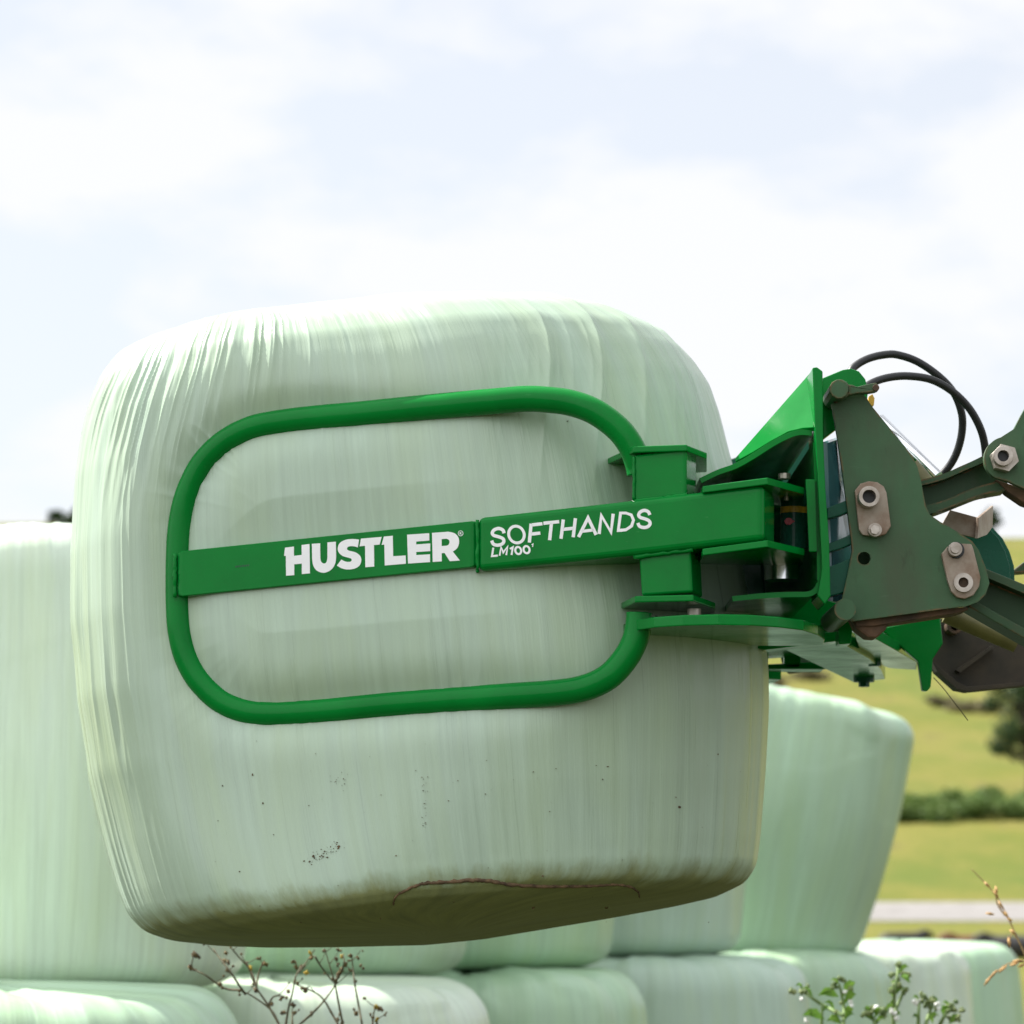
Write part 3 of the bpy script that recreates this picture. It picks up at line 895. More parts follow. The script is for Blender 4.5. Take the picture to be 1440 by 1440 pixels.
letters('model_lettering', MODEL, (650, 680), 4.8, -0.0021, M_WHITE, arm)
mb = MB()
for i in range(7):
    x0 = 331 + i * 2.9
    mb.prism([(x0, 795.5 - i * .3), (x0 + 1.9, 795.3 - i * .3), (x0 + 1.9, 798 - i * .3), (x0, 798.2 - i * .3)], ARM, 0.0038, 0.0042)
mb.build('stamped_mark', M_MARK, arm)

# ---- main frame: upright plate, channel housing, gusset
mb = MB()
pl = facing(5.27)
mb.prism([(1142.5, 517), (1149, 516), (1157, 522), (1157.5, 610), (1161, 690), (1166, 760), (1168, 838), (1160, 850), (1150, 838), (1156, 800), (1151, 690), (1146, 604)], pl, 0, 0.12)
mb.build('upright_plate', M_GREEN, grab, bevel=0.002)
# channel housing, an open box towards the knuckle
def offset_curve(c, t):
    return ribbon(c, t)
top_c = [(985, 676), (1010, 664), (1035, 655), (1060, 641), (1085, 625), (1108, 613), (1125, 608), (1142, 609)]
mb = MB()
mb.prism(ribbon(open_smooth(top_c, 4), 7.5), facing(5.30), 0, 1.24)
mb.build('housing_top', M_GREEN, grab, bevel=0.0015)
bot_c = [(1030, 842), (1070, 838), (1110, 836), (1135, 835.5), (1146, 831), (1151.5, 822), (1153, 808), (1150, 700), (1147, 622)]
mb = MB()
mb.prism(ribbon(open_smooth(bot_c, 4), 7.5), facing(5.30), 0, 1.24)
mb.build('housing_base', M_GREEN, grab, bevel=0.0015)
mb = MB()
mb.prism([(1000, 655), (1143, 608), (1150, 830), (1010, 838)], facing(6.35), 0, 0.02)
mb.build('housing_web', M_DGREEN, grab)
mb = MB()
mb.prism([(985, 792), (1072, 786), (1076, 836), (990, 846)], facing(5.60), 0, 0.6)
mb.build('gap_fill_box', M_DGREEN, grab, bevel=0.004)  # added dark block fills the gap, standing in for the shade there
# bright sloping gusset sheet
mb = MB()
g0, g1, g2 = P(1144, 600, 5.285), P(1034, 649, 5.44), P(1143.5, 519, 5.375)
gpl = Plane(g0, (g1 - g0).cross(g2 - g0))
tri = [gpl.at(x, y) for x, y in ((1143.5, 519), (1144, 601), (1128, 602), (1108, 607), (1084, 620), (1058, 636), (1034, 649), (1033, 645))]
mb.prism_pts(tri, (0.006, 0.006, -0.006))
mb.build('gusset', M_GREEN, grab, bevel=0.001)
mb = MB()
mb.prism([(1133, 674), (1146, 674), (1149, 776), (1138, 776)], facing(5.29), 0, 0.012)
mb.build('stop_plate', M_GREEN, grab, bevel=0.0015)
# glossy adapter plate behind the upright, sky reflection tinted into its paint colour
mb = MB()
pts = [P(1156, 622, 5.37), P(1186, 612, 5.485), P(1203, 770, 5.485), P(1203, 845, 5.485), P(1164, 845, 5.37)]
mb.prism_pts(pts, (0.01, 0.008, 0))
mb.build('adapter_plate', paint_mat('sky_tinted_green_paint', (0.06, 0.20, 0.22), 0.12, coat=0.6, spec=0.5), grab)
for y0, h0 in ((706, 18), (757, 14), (790, 44)):
    mb = MB()
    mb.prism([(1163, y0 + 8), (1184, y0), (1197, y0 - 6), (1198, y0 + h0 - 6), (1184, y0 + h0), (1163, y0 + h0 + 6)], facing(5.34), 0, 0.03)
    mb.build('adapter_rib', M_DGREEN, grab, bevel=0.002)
# ear that hangs on the loader's top pin
mb = MB()
mb.prism([(1156, 532), (1185, 520), (1197, 518), (1208, 522), (1217, 533), (1221, 549), (1219, 566), (1196, 588), (1170, 608), (1157, 618)], facing(5.40), 0, 0.025)
mb.build('hook_ear', M_GREEN, grab, bevel=0.002)
# hydraulic cylinder in the knuckle with warning band
cyl = thing('hydraulic_cylinder', None, None, tuple(P(1116, 765, 5.40)))
parent_keep(cyl, grab)
ax = (P(1117, 690, 5.40) - P(1116, 770, 5.40))
mb = MB(); mb.cyl(P(1116, 772, 5.40), ax, 0.0235, ax.length * 1.02, 32); mb.build('cylinder_body', M_DGREEN, cyl, bevel=0.002)
mb = MB(); mb.cyl(P(1116.6, 722.5, 5.40), ax, 0.0243, 0.011, 32); mb.build('warning_band', M_YELLOW, cyl)
mb = MB()
mb.prism(ell(1109, 733, 5.5, 5), facing(5.3775), -0.0012, 0.004)
mb.prism([(1111, 729.5), (1118, 733), (1111, 737)], facing(5.3762), -0.0012, 0.004)
mb.build('red_sticker', M_RED, cyl)
mb = MB()
mb.cyl(P(1106, 704, 5.33), (0, 0, 1), 0.0045, 0.017, 10); mb.cyl(P(1106, 695, 5.33), (0, 0, 1), 0.0065, 0.006, 6)
mb.build('grease_fitting', M_STEEL, cyl, bevel=0.001); mb = MB()
mb.cyl(P(1103, 674, 5.36), (0, 0, 1), 0.011, 0.010, 12)
mb.build('pivot_bolt', M_STEEL, cyl, bevel=0.001); mb = MB()
mb.cyl(P(1120, 788, 5.40), (0, 0, 1), 0.012, 0.018, 16)
mb.build('pivot_bolt', M_STEEL, cyl, bevel=0.001)
# bare steel pivot seen below the knuckle
mb = MB()
mb.cyl(P(1100, 816, 5.46), (0, 0, 1), 0.0315, 0.040, 40)
mb.build('steel_rod', M_CHROME, grab, autosmooth=True)

# ---- slew base plate and undercarriage
mb = MB()
zb = zat(985, 864, 5.16)
edge = [(864, 5.46), (872, 5.36), (890, 5.27), (920, 5.205), (960, 5.17), (1010, 5.155), (1055, 5.165), (1095, 5.20), (1130, 5.26), (1150, 5.35), (1160, 5.45), (1158, 5.55), (1120, 5.58), (885, 5.58)]
horiz(mb, edge, zb - 0.018, 0.018)
mb.build('base_plate', M_GREEN, grab, bevel=0.002)
mb = MB()
mb.cyl(P(976, 856, 5.30), (0, 0, -1), 0.012, 0.02, 18)
mb.build('pivot_pin', M_STEEL, grab, bevel=0.001)
mb = MB()
for px in (888,):
    c = H(px, 5.36, zb - 0.030); mb.cyl(c, (0, 0, 1), 0.012, 0.012, 6)
mb.build('bolt', M_GREEN, grab, bevel=0.001)
# mirrored base plate for the far arm
mb = MB()
mb.prism_pts([Vector((H(px, Y, zb).x, 2 * YM - Y, zb - 0.018)) for px, Y in edge], (0, 0, 0.018))
mb.build('base_plate', M_GREEN, grab, bevel=0.002)
# main cross beam under the housing, runs from near to far side
mb = MB()
mb.prism([(1000, 841), (1150, 838), (1182, 850), (1190, 872), (1178, 892), (1100, 898), (1015, 885)], facing(5.80), 0, 0.5)
mb.build('cross_beam', M_GREEN, grab, bevel=0.004)
mb = MB()
mb.prism([(1061, 896), (1180, 888), (1180, 901), (1075, 914), (1062, 911)], facing(5.62), 0, 0.07)
mb.build('lower_rail', M_GREEN, grab, bevel=0.003); mb = MB()
mb.prism([(1069, 914), (1081, 913), (1080, 938), (1074, 980), (1069, 975)], facing(5.9), 0, 0.03)
mb.build('hanger', M_GREEN, grab, bevel=0.003); mb = MB()
mb.prism([(1103, 912), (1126, 912), (1126, 940), (1103, 940)], facing(6.3), 0, 0.03)
mb.prism([(1080, 934), (1160, 930), (1160, 941), (1080, 941)], facing(6.3), 0.0, 0.08)
mb.build('hanger', M_GREEN, grab, bevel=0.003)
mb = MB()
zs = zat(1178, 901, 5.62)
pp = [P(1100, 912, 5.80), P(1178, 901, 5.62), P(1224, 928, 6.05), P(1240, 942, 6.32), P(1245, 956, 6.6), P(1200, 961, 6.7)]
for q in pp: q.z = zs
mb.prism_pts(pp, (0, 0, 0.035))
mb.build('support_plate', M_GREEN, grab, bevel=0.003)
mb = MB()
q = P(1215, 966, 6.55); mb.cyl(q, (0, 0, 1), 0.012, 0.015, 6); mb.cyl(q + Vector((0, 0, 0.010)), (0, 0, 1), 0.022, 0.012, 20)
mb.build('bolt', M_DGREEN, grab, bevel=0.001); mb = MB()
q2 = P(1230, 937, 6.2); mb.cyl(q2, (0, 0, 1), 0.013, 0.02, 6)
mb.build('bolt', M_DGREEN, grab, bevel=0.001)
mb = MB()
zs = zat(1205, 893, 5.6)
pp = [P(1200, 888, 5.55), P(1222, 889, 5.60), P(1290, 925, 6.25), P(1289, 937, 6.45), P(1250, 933, 6.4), P(1212, 918, 6.1)]
for q in pp: q.z = zs
mb.prism_pts(pp, (0, 0, 0.02))
mb.prism([(1238, 884), (1322, 866), (1326, 905), (1312, 926), (1309, 966), (1304, 972), (1297, 971), (1291, 930)], facing(6.0), 0, 0.02)
mb.prism([(1178, 868), (1200, 868), (1197, 905), (1180, 906)], facing(5.5), 0, 0.06)
mb.build('rear_skid', M_GREEN, grab, bevel=0.002)

# hydraulic hoses
for path in ([(1196, 545), (1196, 524), (1205, 513), (1222, 504), (1243, 499), (1262, 499), (1290, 508.5), (1320, 529), (1341, 552), (1352, 580), (1353, 605), (1347, 632), (1336, 654), (1318, 674), (1300, 690)],
             [(1208, 562), (1216, 546), (1232, 536), (1255, 530), (1280, 529), (1310, 534), (1338, 549.5), (1362, 573), (1378, 601), (1385, 628), (1386, 660), (1380, 700)]):
    mb = MB()
    N_ = len(path)
    mb.tube([P(x, y, 5.52 + (0.05 if N_ == 15 else 0.0) + 0.16 * i / N_) for i, (x, y) in enumerate(path)], 0.0072, 14, smooth=6)
    mb.build('hydraulic_hose', M_BLACK, grab, smooth=True)
mb = MB()
mb.prism([(1222, 557), (1227, 554), (1230, 560), (1229, 570), (1226, 571), (1221, 565)], facing(5.45), 0, 0.015)
mb.build('hose_clip', M_YELLOW, grab, bevel=0.001)

# ------------------------------------------------------------------ tractor front loader (weathered grey green)
ldr = thing('front_loader', 'weathered grey green tractor loader with rusty edges carrying the bright green grab', 'front loader', tuple(P(1300, 860, 5.9)))
PLATE = [(1169.5, 568), (1177, 611), (1186, 672), (1197, 758), (1198.5, 774), (1192, 807), (1184, 842), (1190, 866), (1199, 873.5), (1260, 865.5), (1330, 856), (1360, 852), (1376, 846), (1386, 836), (1391.5, 820),
         (1386, 797), (1376, 773), (1367, 761), (1345, 747), (1321, 733), (1308, 724), (1302, 712), (1295, 675), (1290, 656), (1283, 641), (1226, 571), (1219, 560), (1209, 548), (1185, 556)]
mb = MB()
mb.prism(PLATE, facing(5.33), 0, 0.014, holes=[ell(1215.4, 785, 9, 9, 24)])
mb.build('side_plate', M_LOADER, ldr, bevel=0.0012)
mb = MB()
mb.prism(PLATE, facing(5.33), 0.085, 0.099)
inner = mb.build('side_plate', M_LOADER2, ldr, bevel=0.0012)
mb = MB()
fp = [facing(5.33).at(x, y) for x, y in PLATE]
for dy in (1.14, 1.23):
    mb.prism_pts([p + Vector((0, dy, 0)) for p in fp], (0, 0.014, 0))
mb.build('side_plate', M_LOADER2, ldr, bevel=0.0012)
# spacer strip and rusty lower lip between the two near plates
mb = MB()
mb.prism([(1203, 873), (1360, 853), (1362, 857), (1345, 862), (1230, 880), (1205, 880)], facing(5.346), 0, 0.08)
mb.build('lower_lip', M_RUSTY, ldr, bevel=0.001)
mb = MB()
mb.prism([(1194, 862), (1222, 868), (1252, 872), (1246, 885), (1233, 897), (1220, 896), (1204, 884)], facing(5.352), 0.0, 0.06)
mb.build('lower_hook', M_RUSTY, ldr, bevel=0.004)
# pins
mb = MB(); mb.cyl(P(1180, 547, 5.285), (0, 1, 0), 0.0168, 0.20, 12); mb.cyl(P(1181, 547.5, 5.300), (0, 1, 0), 0.0180, 0.02, 12)
mb.prism([(1188, 541), (1199, 541), (1205, 544), (1220, 540), (1232, 538), (1235, 541), (1233, 550), (1221, 552), (1205, 553), (1192, 556)], facing(5.30), 0, 0.022)
mb.build('top_pin', M_LOADER, ldr, bevel=0.0015)
mb = MB(); mb.cyl(P(1176, 563, 5.32), (0, 1, 0), 0.004, 0.02, 10); mb.build('locking_bolt', M_RUSTY, ldr, bevel=0.0008); mb = MB(); mb.cyl(P(1232, 545, 5.297), (0, 1, 0), 0.006, 0.02, 10)
mb.build('locking_bolt', M_RUSTY, ldr, bevel=0.0008)
mb = MB(); mb.cyl(P(1188.5, 857, 5.300), (0, 1, 0), 0.0185, 0.24, 32)
mb.build('lower_pin', M_LOADER, ldr, bevel=0.0015, seg=2)

def rot_slot(c1, r1, c2, r2, n_=12):
    """pixel outline of a lug: big round end at c1, small round end at c2"""
    a = math.atan2(c2[1] - c1[1], c2[0] - c1[0])
    out = [(c1[0] + r1 * math.cos(a + math.pi / 2 + math.pi * i / n_), c1[1] + r1 * math.sin(a + math.pi / 2 + math.pi * i / n_)) for i in range(n_ + 1)]
    out += [(c2[0] + r2 * math.cos(a - math.pi / 2 + math.pi * i / n_), c2[1] + r2 * math.sin(a - math.pi / 2 + math.pi * i / n_)) for i in range(n_ + 1)]
    return out
# lock plates with pins
mb = MB(); f = facing(5.318)
mb.prism([(1202, 690), (1210, 680), (1222, 676.5), (1234, 678), (1243, 684), (1247, 693), (1253, 740), (1246, 751), (1234, 755), (1213, 752), (1208, 745)], f, 0, 0.0115)
lk = mb.build('lock_plate', M_BRACKET, ldr, bevel=0.0015)
mb = MB(); mb.cyl(P(1222.5, 698, 5.285), (0, 1, 0), 0.0178, 0.040, 28, hole=0.0115)
mb.build('pin_boss', M_STEEL, lk, bevel=0.001)
mb = MB(); mb.cyl(P(1222.5, 698, 5.305), (0, 1, 0), 0.0114, 0.01, 24); mb.build('pin_bore', M_BLACK, lk)
mb = MB(); mb.cyl(P(1230.7, 745, 5.302), (0, 1, 0), 0.0118, 0.016, 20); mb.cyl(P(1230.7, 745, 5.294), (0, 1, 0), 0.0085, 0.012, 6)
mb.build('bolt', M_STEEL, lk, bevel=0.0008)
mb = MB()
mb.prism([(1324, 779), (1333, 768), (1345, 764), (1366, 765), (1369, 772), (1379, 812), (1377, 825), (1369, 837), (1357, 842), (1346, 840), (1338, 832), (1333, 818)], f, 0, 0.0115)
lk = mb.build('lock_plate', M_BRACKET, ldr, bevel=0.0015)
mb = MB(); mb.cyl(P(1355, 819, 5.309), (0, 1, 0), 0.0165, 0.012, 28, hole=0.0088); mb.build('pin_boss', M_STEEL, lk, bevel=0.001)
mb = MB(); mb.cyl(P(1355, 819, 5.3165), (0, 1, 0), 0.0087, 0.003, 24); mb.build('pin_bore', M_RUSTY, lk)
mb = MB(); mb.cyl(P(1344.5, 773.5, 5.314), (0, 1, 0), 0.0145, 0.004, 24); mb.build('washer', M_BLACK, lk, bevel=0.0006)
mb = MB(); mb.cyl(P(1343.5, 772, 5.298), (0, 1, 0), 0.0120, 0.016, 24); mb.cyl(P(1343.5, 772, 5.293), (0, 1, 0), 0.0075, 0.016, 16)
mb.build('bolt', M_STEEL, lk, bevel=0.0015)
# upper link: curved channel bar
topE = [(1290, 676), (1310, 671), (1330, 665), (1350, 656), (1368, 648), (1388, 638)]
botE = [(1298, 724), (1318, 720), (1340, 712), (1362, 703), (1384, 695), (1416, 689)]
top2 = open_smooth(topE, 4); bot2 = open_smooth(botE, 4)
lerp = lambda a, b_, t: (a[0] + (b_[0] - a[0]) * t, a[1] + (b_[1] - a[1]) * t)
mb = MB()
mb.prism(top2 + [(1420, 640)] + bot2[::-1], facing(5.40), 0, 0.012)
mb.prism(top2 + [lerp(a, b_, 0.16) for a, b_ in zip(top2, bot2)][::-1], facing(5.366), 0, 0.075)
mb.prism([lerp(a, b_, 0.74) for a, b_ in zip(top2, bot2)] + bot2[::-1], facing(5.366), 0, 0.075)
mb.build('upper_link', M_LOADER2, ldr, bevel=0.002)
# lever plate with nut
mb = MB()
circ = [(1415 + 31 * math.cos(R(a)), 645 + 31 * math.sin(R(a))) for a in range(120, 262, 8)]
mb.prism(circ + [(1426, 603), (1436, 584), (1446, 566), (1475, 580), (1475, 700), (1440, 687), (1418, 677)], facing(5.33), 0, 0.016)
lev = mb.build('lever_plate', M_LOADER, ldr, bevel=0.0015)
mb = MB(); mb.cyl(P(1413.5, 643.5, 5.305), (0, 1, 0), 0.0245, 0.024, 6); mb.cyl(P(1411, 641, 5.290), (0, 1, 0), 0.0170, 0.03, 26, hole=0.0098)
mb.build('nut', M_STEEL, lev, bevel=0.0018)
mb = MB(); mb.cyl(P(1411, 641, 5.303), (0, 1, 0), 0.0097, 0.003, 20); mb.build('bore', M_BLACK, lev)
mb = MB()
mb.prism([(1400, 674), (1430, 684), (1475, 700), (1475, 720), (1440, 707), (1418, 692)], facing(5.36), 0, 0.05)
mb.build('lever_rib', M_RUSTY, ldr, bevel=0.002)
# lower arm, I section, runs out of frame to the right
a0, a1 = [(1380, 797), (1500, 846)], [(1362, 853), (1500, 930)]
mb = MB()
mb.prism(a0 + a1[::-1], facing(5.41), 0, 0.014)
mb.prism([(1380, 797), (1500, 846), (1500, 860), (1378, 808)], facing(5.37), 0, 0.09)
mb.prism([(1368, 843), (1500, 916), (1500, 932), (1362, 853)], facing(5.37), 0, 0.09)
mb.build('lower_arm', M_LOADER2, ldr, bevel=0.0022)
mb = MB(); mb.tube([P(1330, 862, 5.62), P(1430, 904, 5.62)], 0.0185, 24); mb.build('tilt_cylinder', M_OLIVE, ldr, autosmooth=True)
mb = MB(); mb.cyl(P(1343, 880, 6.10), (0, 1, 0), 0.0155, 0.05, 20, hole=0.009); mb.build('far_pin', M_RUSTY, ldr, bevel=0.001)
# dark far-side levers under the arm
mb = MB()
mb.prism([(1318, 870), (1345, 870), (1440, 905), (1500, 920), (1500, 955), (1440, 962), (1368, 969), (1352, 971), (1340, 962), (1311, 930), (1316, 900)], facing(6.15), 0, 0.02)
mb.prism([(1344, 942), (1394, 908), (1398, 911), (1350, 946)], facing(6.13), 0, 0.02)
mb.prism([(1311, 930), (1345, 958), (1360, 966), (1440, 959), (1500, 953), (1500, 957), (1440, 964), (1362, 972), (1346, 969), (1318, 944)], facing(6.11), 0, 0.06)
mb.build('far_lever', plain_mat('dark_brown_steel', (0.026, 0.024, 0.015), 0.7, 0, 0.4, 10, 0.001, (0.050, 0.036, 0.020)), ldr, bevel=0.002)
# bent guard bracket
mb = MB()
mb.prism([(1322, 742), (1336, 717), (1376, 728), (1374, 757), (1345, 750)], facing(5.48), 0, 0.005)
w0, w1 = P(1377, 728, 5.480), P(1398, 711, 5.63)
wp = Plane(w0, (w1 - w0).cross(Vector((0, 0, 1))))
if wp.n.y < 0: wp.n = -wp.n
mb.prism([(1376.5, 728), (1397, 711), (1396, 741), (1388, 752), (1375, 757)], wp, 0, 0.005)
mb.build('guard_bracket', M_BRACKET, ldr, bevel=0.0008)
mb = MB(); mb.cyl(P(1331, 739, 5.50), (0, 1, 0), 0.008, 0.03, 12); mb.build('bolt', M_STEEL, ldr, bevel=0.001)
# round inner plates right of the bracket
for dY, dx in ((5.62, 0), (5.72, 6)):
    mb = MB()
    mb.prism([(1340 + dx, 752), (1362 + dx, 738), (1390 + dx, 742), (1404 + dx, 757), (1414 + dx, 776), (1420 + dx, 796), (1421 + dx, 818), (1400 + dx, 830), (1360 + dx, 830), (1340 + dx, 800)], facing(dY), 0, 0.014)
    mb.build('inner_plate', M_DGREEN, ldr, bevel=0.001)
# pale steel rod behind the plate
mb = MB(); mb.tube([P(1236, 590, 5.66), P(1318, 671, 5.60)], 0.012, 24); mb.build('cylinder_rod', M_CHROME, ldr, autosmooth=True)
mb = MB(); mb.tube([P(1280, 655, 5.56), P(1310, 690, 5.56)], 0.017, 24); mb.build('rod_gland', M_OLIVE, ldr, autosmooth=True)
mb = MB(); mb.prism([(1440, 790), (1500, 785), (1500, 800), (1420, 806)], facing(5.8), 0, 0.05); mb.build('far_arm', M_LOADER2, ldr, bevel=0.002)

# dry straw hanging from the loader
M_STRAW = plain_mat('dry_straw', (0.30, 0.21, 0.09), 0.8, 0, 0.2, 60)
M_STRAWD = plain_mat('dark_straw', (0.06, 0.05, 0.02), 0.8, 0, 0.2, 60)
mb = MB()
mb.tube([P(1313, 953, 6.0), P(1325, 966, 5.98), P(1340, 985, 5.96), P(1361, 1013, 5.95)], 0.0009, 6, smooth=4)
tag(mb.build('straw', M_STRAWD, None, smooth=True), 'single dark straw dangling under the loader in front of the hill', 'straw')

# ------------------------------------------------------------------ vegetation
def leaf_mat(name, c1, c2, trans=0.25):
    m, n, l, b = new_mat(name)
    ge = n.new('ShaderNodeNewGeometry')
    col = mixc(n, l, ge.outputs['Random Per Island'], c1, c2)
    l.new(col, b.inputs['Base Color'])
    b.inputs['Roughness'].default_value = 0.6
    b.inputs['Specular IOR Level'].default_value = 0.2
    tr = n.new('ShaderNodeBsdfTranslucent'); l.new(col, tr.inputs['Color'])
    ms = n.new('ShaderNodeMixShader'); ms.inputs['Fac'].default_value = trans
    l.new(b.outputs[0], ms.inputs[1]); l.new(tr.outputs[0], ms.inputs[2])
    l.new(ms.outputs[0], n['Material Output'].inputs['Surface'])
    return m
M_BARK = plain_mat('bark', (0.07, 0.055, 0.04), 0.9, 0, 0.3, 8, 0.01)
M_LEAF_D = leaf_mat('dark_foliage', (0.020, 0.046, 0.012), (0.048, 0.085, 0.022))
M_LEAF_M = leaf_mat('hedge_foliage', (0.060, 0.120, 0.022), (0.125, 0.185, 0.042))
M_LEAF_B = leaf_mat('rush_foliage', (0.085, 0.085, 0.035), (0.17, 0.145, 0.065))

def leaves(mb, c, rad, count, size, rg, flat=0.8):
    for _ in range(count):
        while True:
            d = Vector((rg.uniform(-1, 1), rg.uniform(-1, 1), rg.uniform(-1, 1)))
            if d.length <= 1: break
        d = d * (0.55 + 0.45 * rg.random()) if d.length < 0.5 else d
        p = Vector(c) + Vector((d.x * rad, d.y * rad, d.z * rad * flat))
        a = Vector((rg.gauss(0, 1), rg.gauss(0, 1), rg.gauss(0, 1))).normalized()
        b_ = a.orthogonal().normalized()
        s = size * rg.uniform(0.6, 1.3)
        mb.poly([p - a * s, p + b_ * s * 0.45, p + a * s, p - b_ * s * 0.45])

def tree(name, label, x, y, h, spread, seed, mat, group=None, n_cl=16, leaf=0.16, per=170):
    rg = random.Random(seed)
    z = terrain(x, y)
    t = thing(name, label, 'tree', (x, y, z), group)
    tr = MB()
    tp = [Vector((x, y, z - 0.2)), Vector((x + 0.1, y, z + h * 0.22)), Vector((x - 0.05, y, z + h * 0.45)), Vector((x + 0.1, y, z + h * 0.75))]
    tr.tube(tp, h * 0.035, 9, smooth=4, rfun=lambda q: 1 - 0.75 * q)
    cr = MB()
    for k in range(n_cl):
        a = rg.random() * 6.283
        rr = spread * math.sqrt(rg.random()) * 0.85
        hz = h * rg.uniform(0.33, 0.93)
        rr *= 1 - 0.5 * abs(hz / h - 0.5)
        c = Vector((x + math.cos(a) * rr, y + math.sin(a) * rr, z + hz))
        tr.tube([Vector((x, y, z + hz * 0.55)), (Vector((x, y, z + hz * 0.7)) + c) / 2, c], h * 0.010, 5, smooth=3, rfun=lambda q: 1 - 0.8 * q)
        leaves(cr, c, spread * rg.uniform(0.22, 0.40), per, leaf, rg)
    tr.build('trunk', M_BARK, t, smooth=True)
    cr.build('crown', mat, t)
    return t

def gp(px, Y):
    x = (px - 720) / F * Y
    return x, Y
x, y = gp(1446, 205); tree('hillside_tree', 'dark leafy tree on the hillside at the right edge of the view', x, y, 8.3, 3.2, 3, M_LEAF_D, n_cl=40, per=260)
for i, (px, Y, h, s) in enumerate([(1403, 500, 4.6, 2.2), (1386, 505, 3.2, 2.2)]):
    x, y = gp(px, Y)
    tree('skyline_tree', ('dark round tree on the skyline right of the loader', 'low dark tree on the skyline just left of the taller one')[i], x, y, h, s, 30 + i, M_LEAF_D, 'trees along the skyline', 12, 0.35, 90)
for i, (px, Y, h, s) in enumerate([(74, 500, 2.7, 1.5), (90, 498, 2.4, 1.6), (104, 503, 3.0, 1.9)]):
    x, y = gp(px, Y)
    tree('skyline_tree', ('leftmost dark skyline tree over the large left bale', 'middle dark skyline tree over the large left bale', 'skyline tree half hidden by the lifted bale')[i], x, y, h, s, 40 + i, M_LEAF_D, 'trees along the skyline', 12, 0.35, 90)

def bush(label, px, Y, r, hgt, seed, mat, group, name='bush', cat='bush'):
    rg = random.Random(seed)
    x, y = gp(px, Y); z = terrain(x, y)
    mb = MB()
    for k in range(9):
        a = rg.random() * 6.283; rr = r * rg.random() * 0.8
        c = Vector((x + math.cos(a) * rr, y + math.sin(a) * rr * 0.7, z + hgt * rg.uniform(0.25, 0.7)))
        leaves(mb, c, r * 0.5, 90, 0.12 + 0.04 * r, rg, hgt / max(r, .1) * 0.8)
    o = mb.build(name, mat, None)
    return tag(o, label, cat, group)
hedge = [(1262, 188, 1.5, 1.33), (1290, 190, 1.8, 1.56), (1316, 188, 1.6, 1.33), (1342, 191, 1.9, 1.64), (1370, 189, 1.7, 1.48), (1396, 192, 1.8, 1.79), (1420, 189, 1.8, 1.48), (1441, 191, 1.9, 1.72)]
hl = ['hedge bush at its left end, half behind the leaning bale', 'hedge bush second from the left end of the hillside hedge', 'third hedge bush from the left, lower than the next',
      'tall hedge bush in the middle of the hillside hedge', 'hedge bush just right of the hedge middle', 'hedge bush at the foot of the dark tree, left side', 'hedge bush right under the dark tree', 'hedge bush cut by the right picture edge']
for i, (px, Y, r, h) in enumerate(hedge):
    bush(hl[i], px, Y, r, h, 60 + i, M_LEAF_M, 'bushes of the hillside hedge')
rl = [(1092, 300, 1.7, 1.0, 'dark rush clump below the grab, leftmost on the hill'), (1140, 305, 1.9, 1.2, 'brownish rush clump on the hill under the support plate'),
      (1125, 262, 1.3, 0.9, 'small rush clump just over the leaning bale top'), (1205, 262, 2.2, 1.3, 'wide dark rush clump above the leaning bale right shoulder'),
      (1222, 256, 1.6, 1.0, 'rush clump just right of the widest one'), (1325, 282, 1.7, 1.0, 'rush clump on the hill left of the dangling straw tip'),
      (1352, 276, 2.0, 1.0, 'rush clump on the hill under the loader lever'), (1388, 274, 2.0, 1.1, 'rush clump on the hill left of the dark tree'),
      ]
M_LEAF_T = leaf_mat('brown_tussock_grass', (0.15, 0.118, 0.048), (0.21, 0.17, 0.075))
for i, (px, Y, r, h, lab) in enumerate(rl):
    bush(lab, px, Y, r, h, 80 + i, M_LEAF_T if Y < 170 else M_LEAF_B, 'rush tussocks on the hill pasture', 'rush_tussock', 'rush tussock')

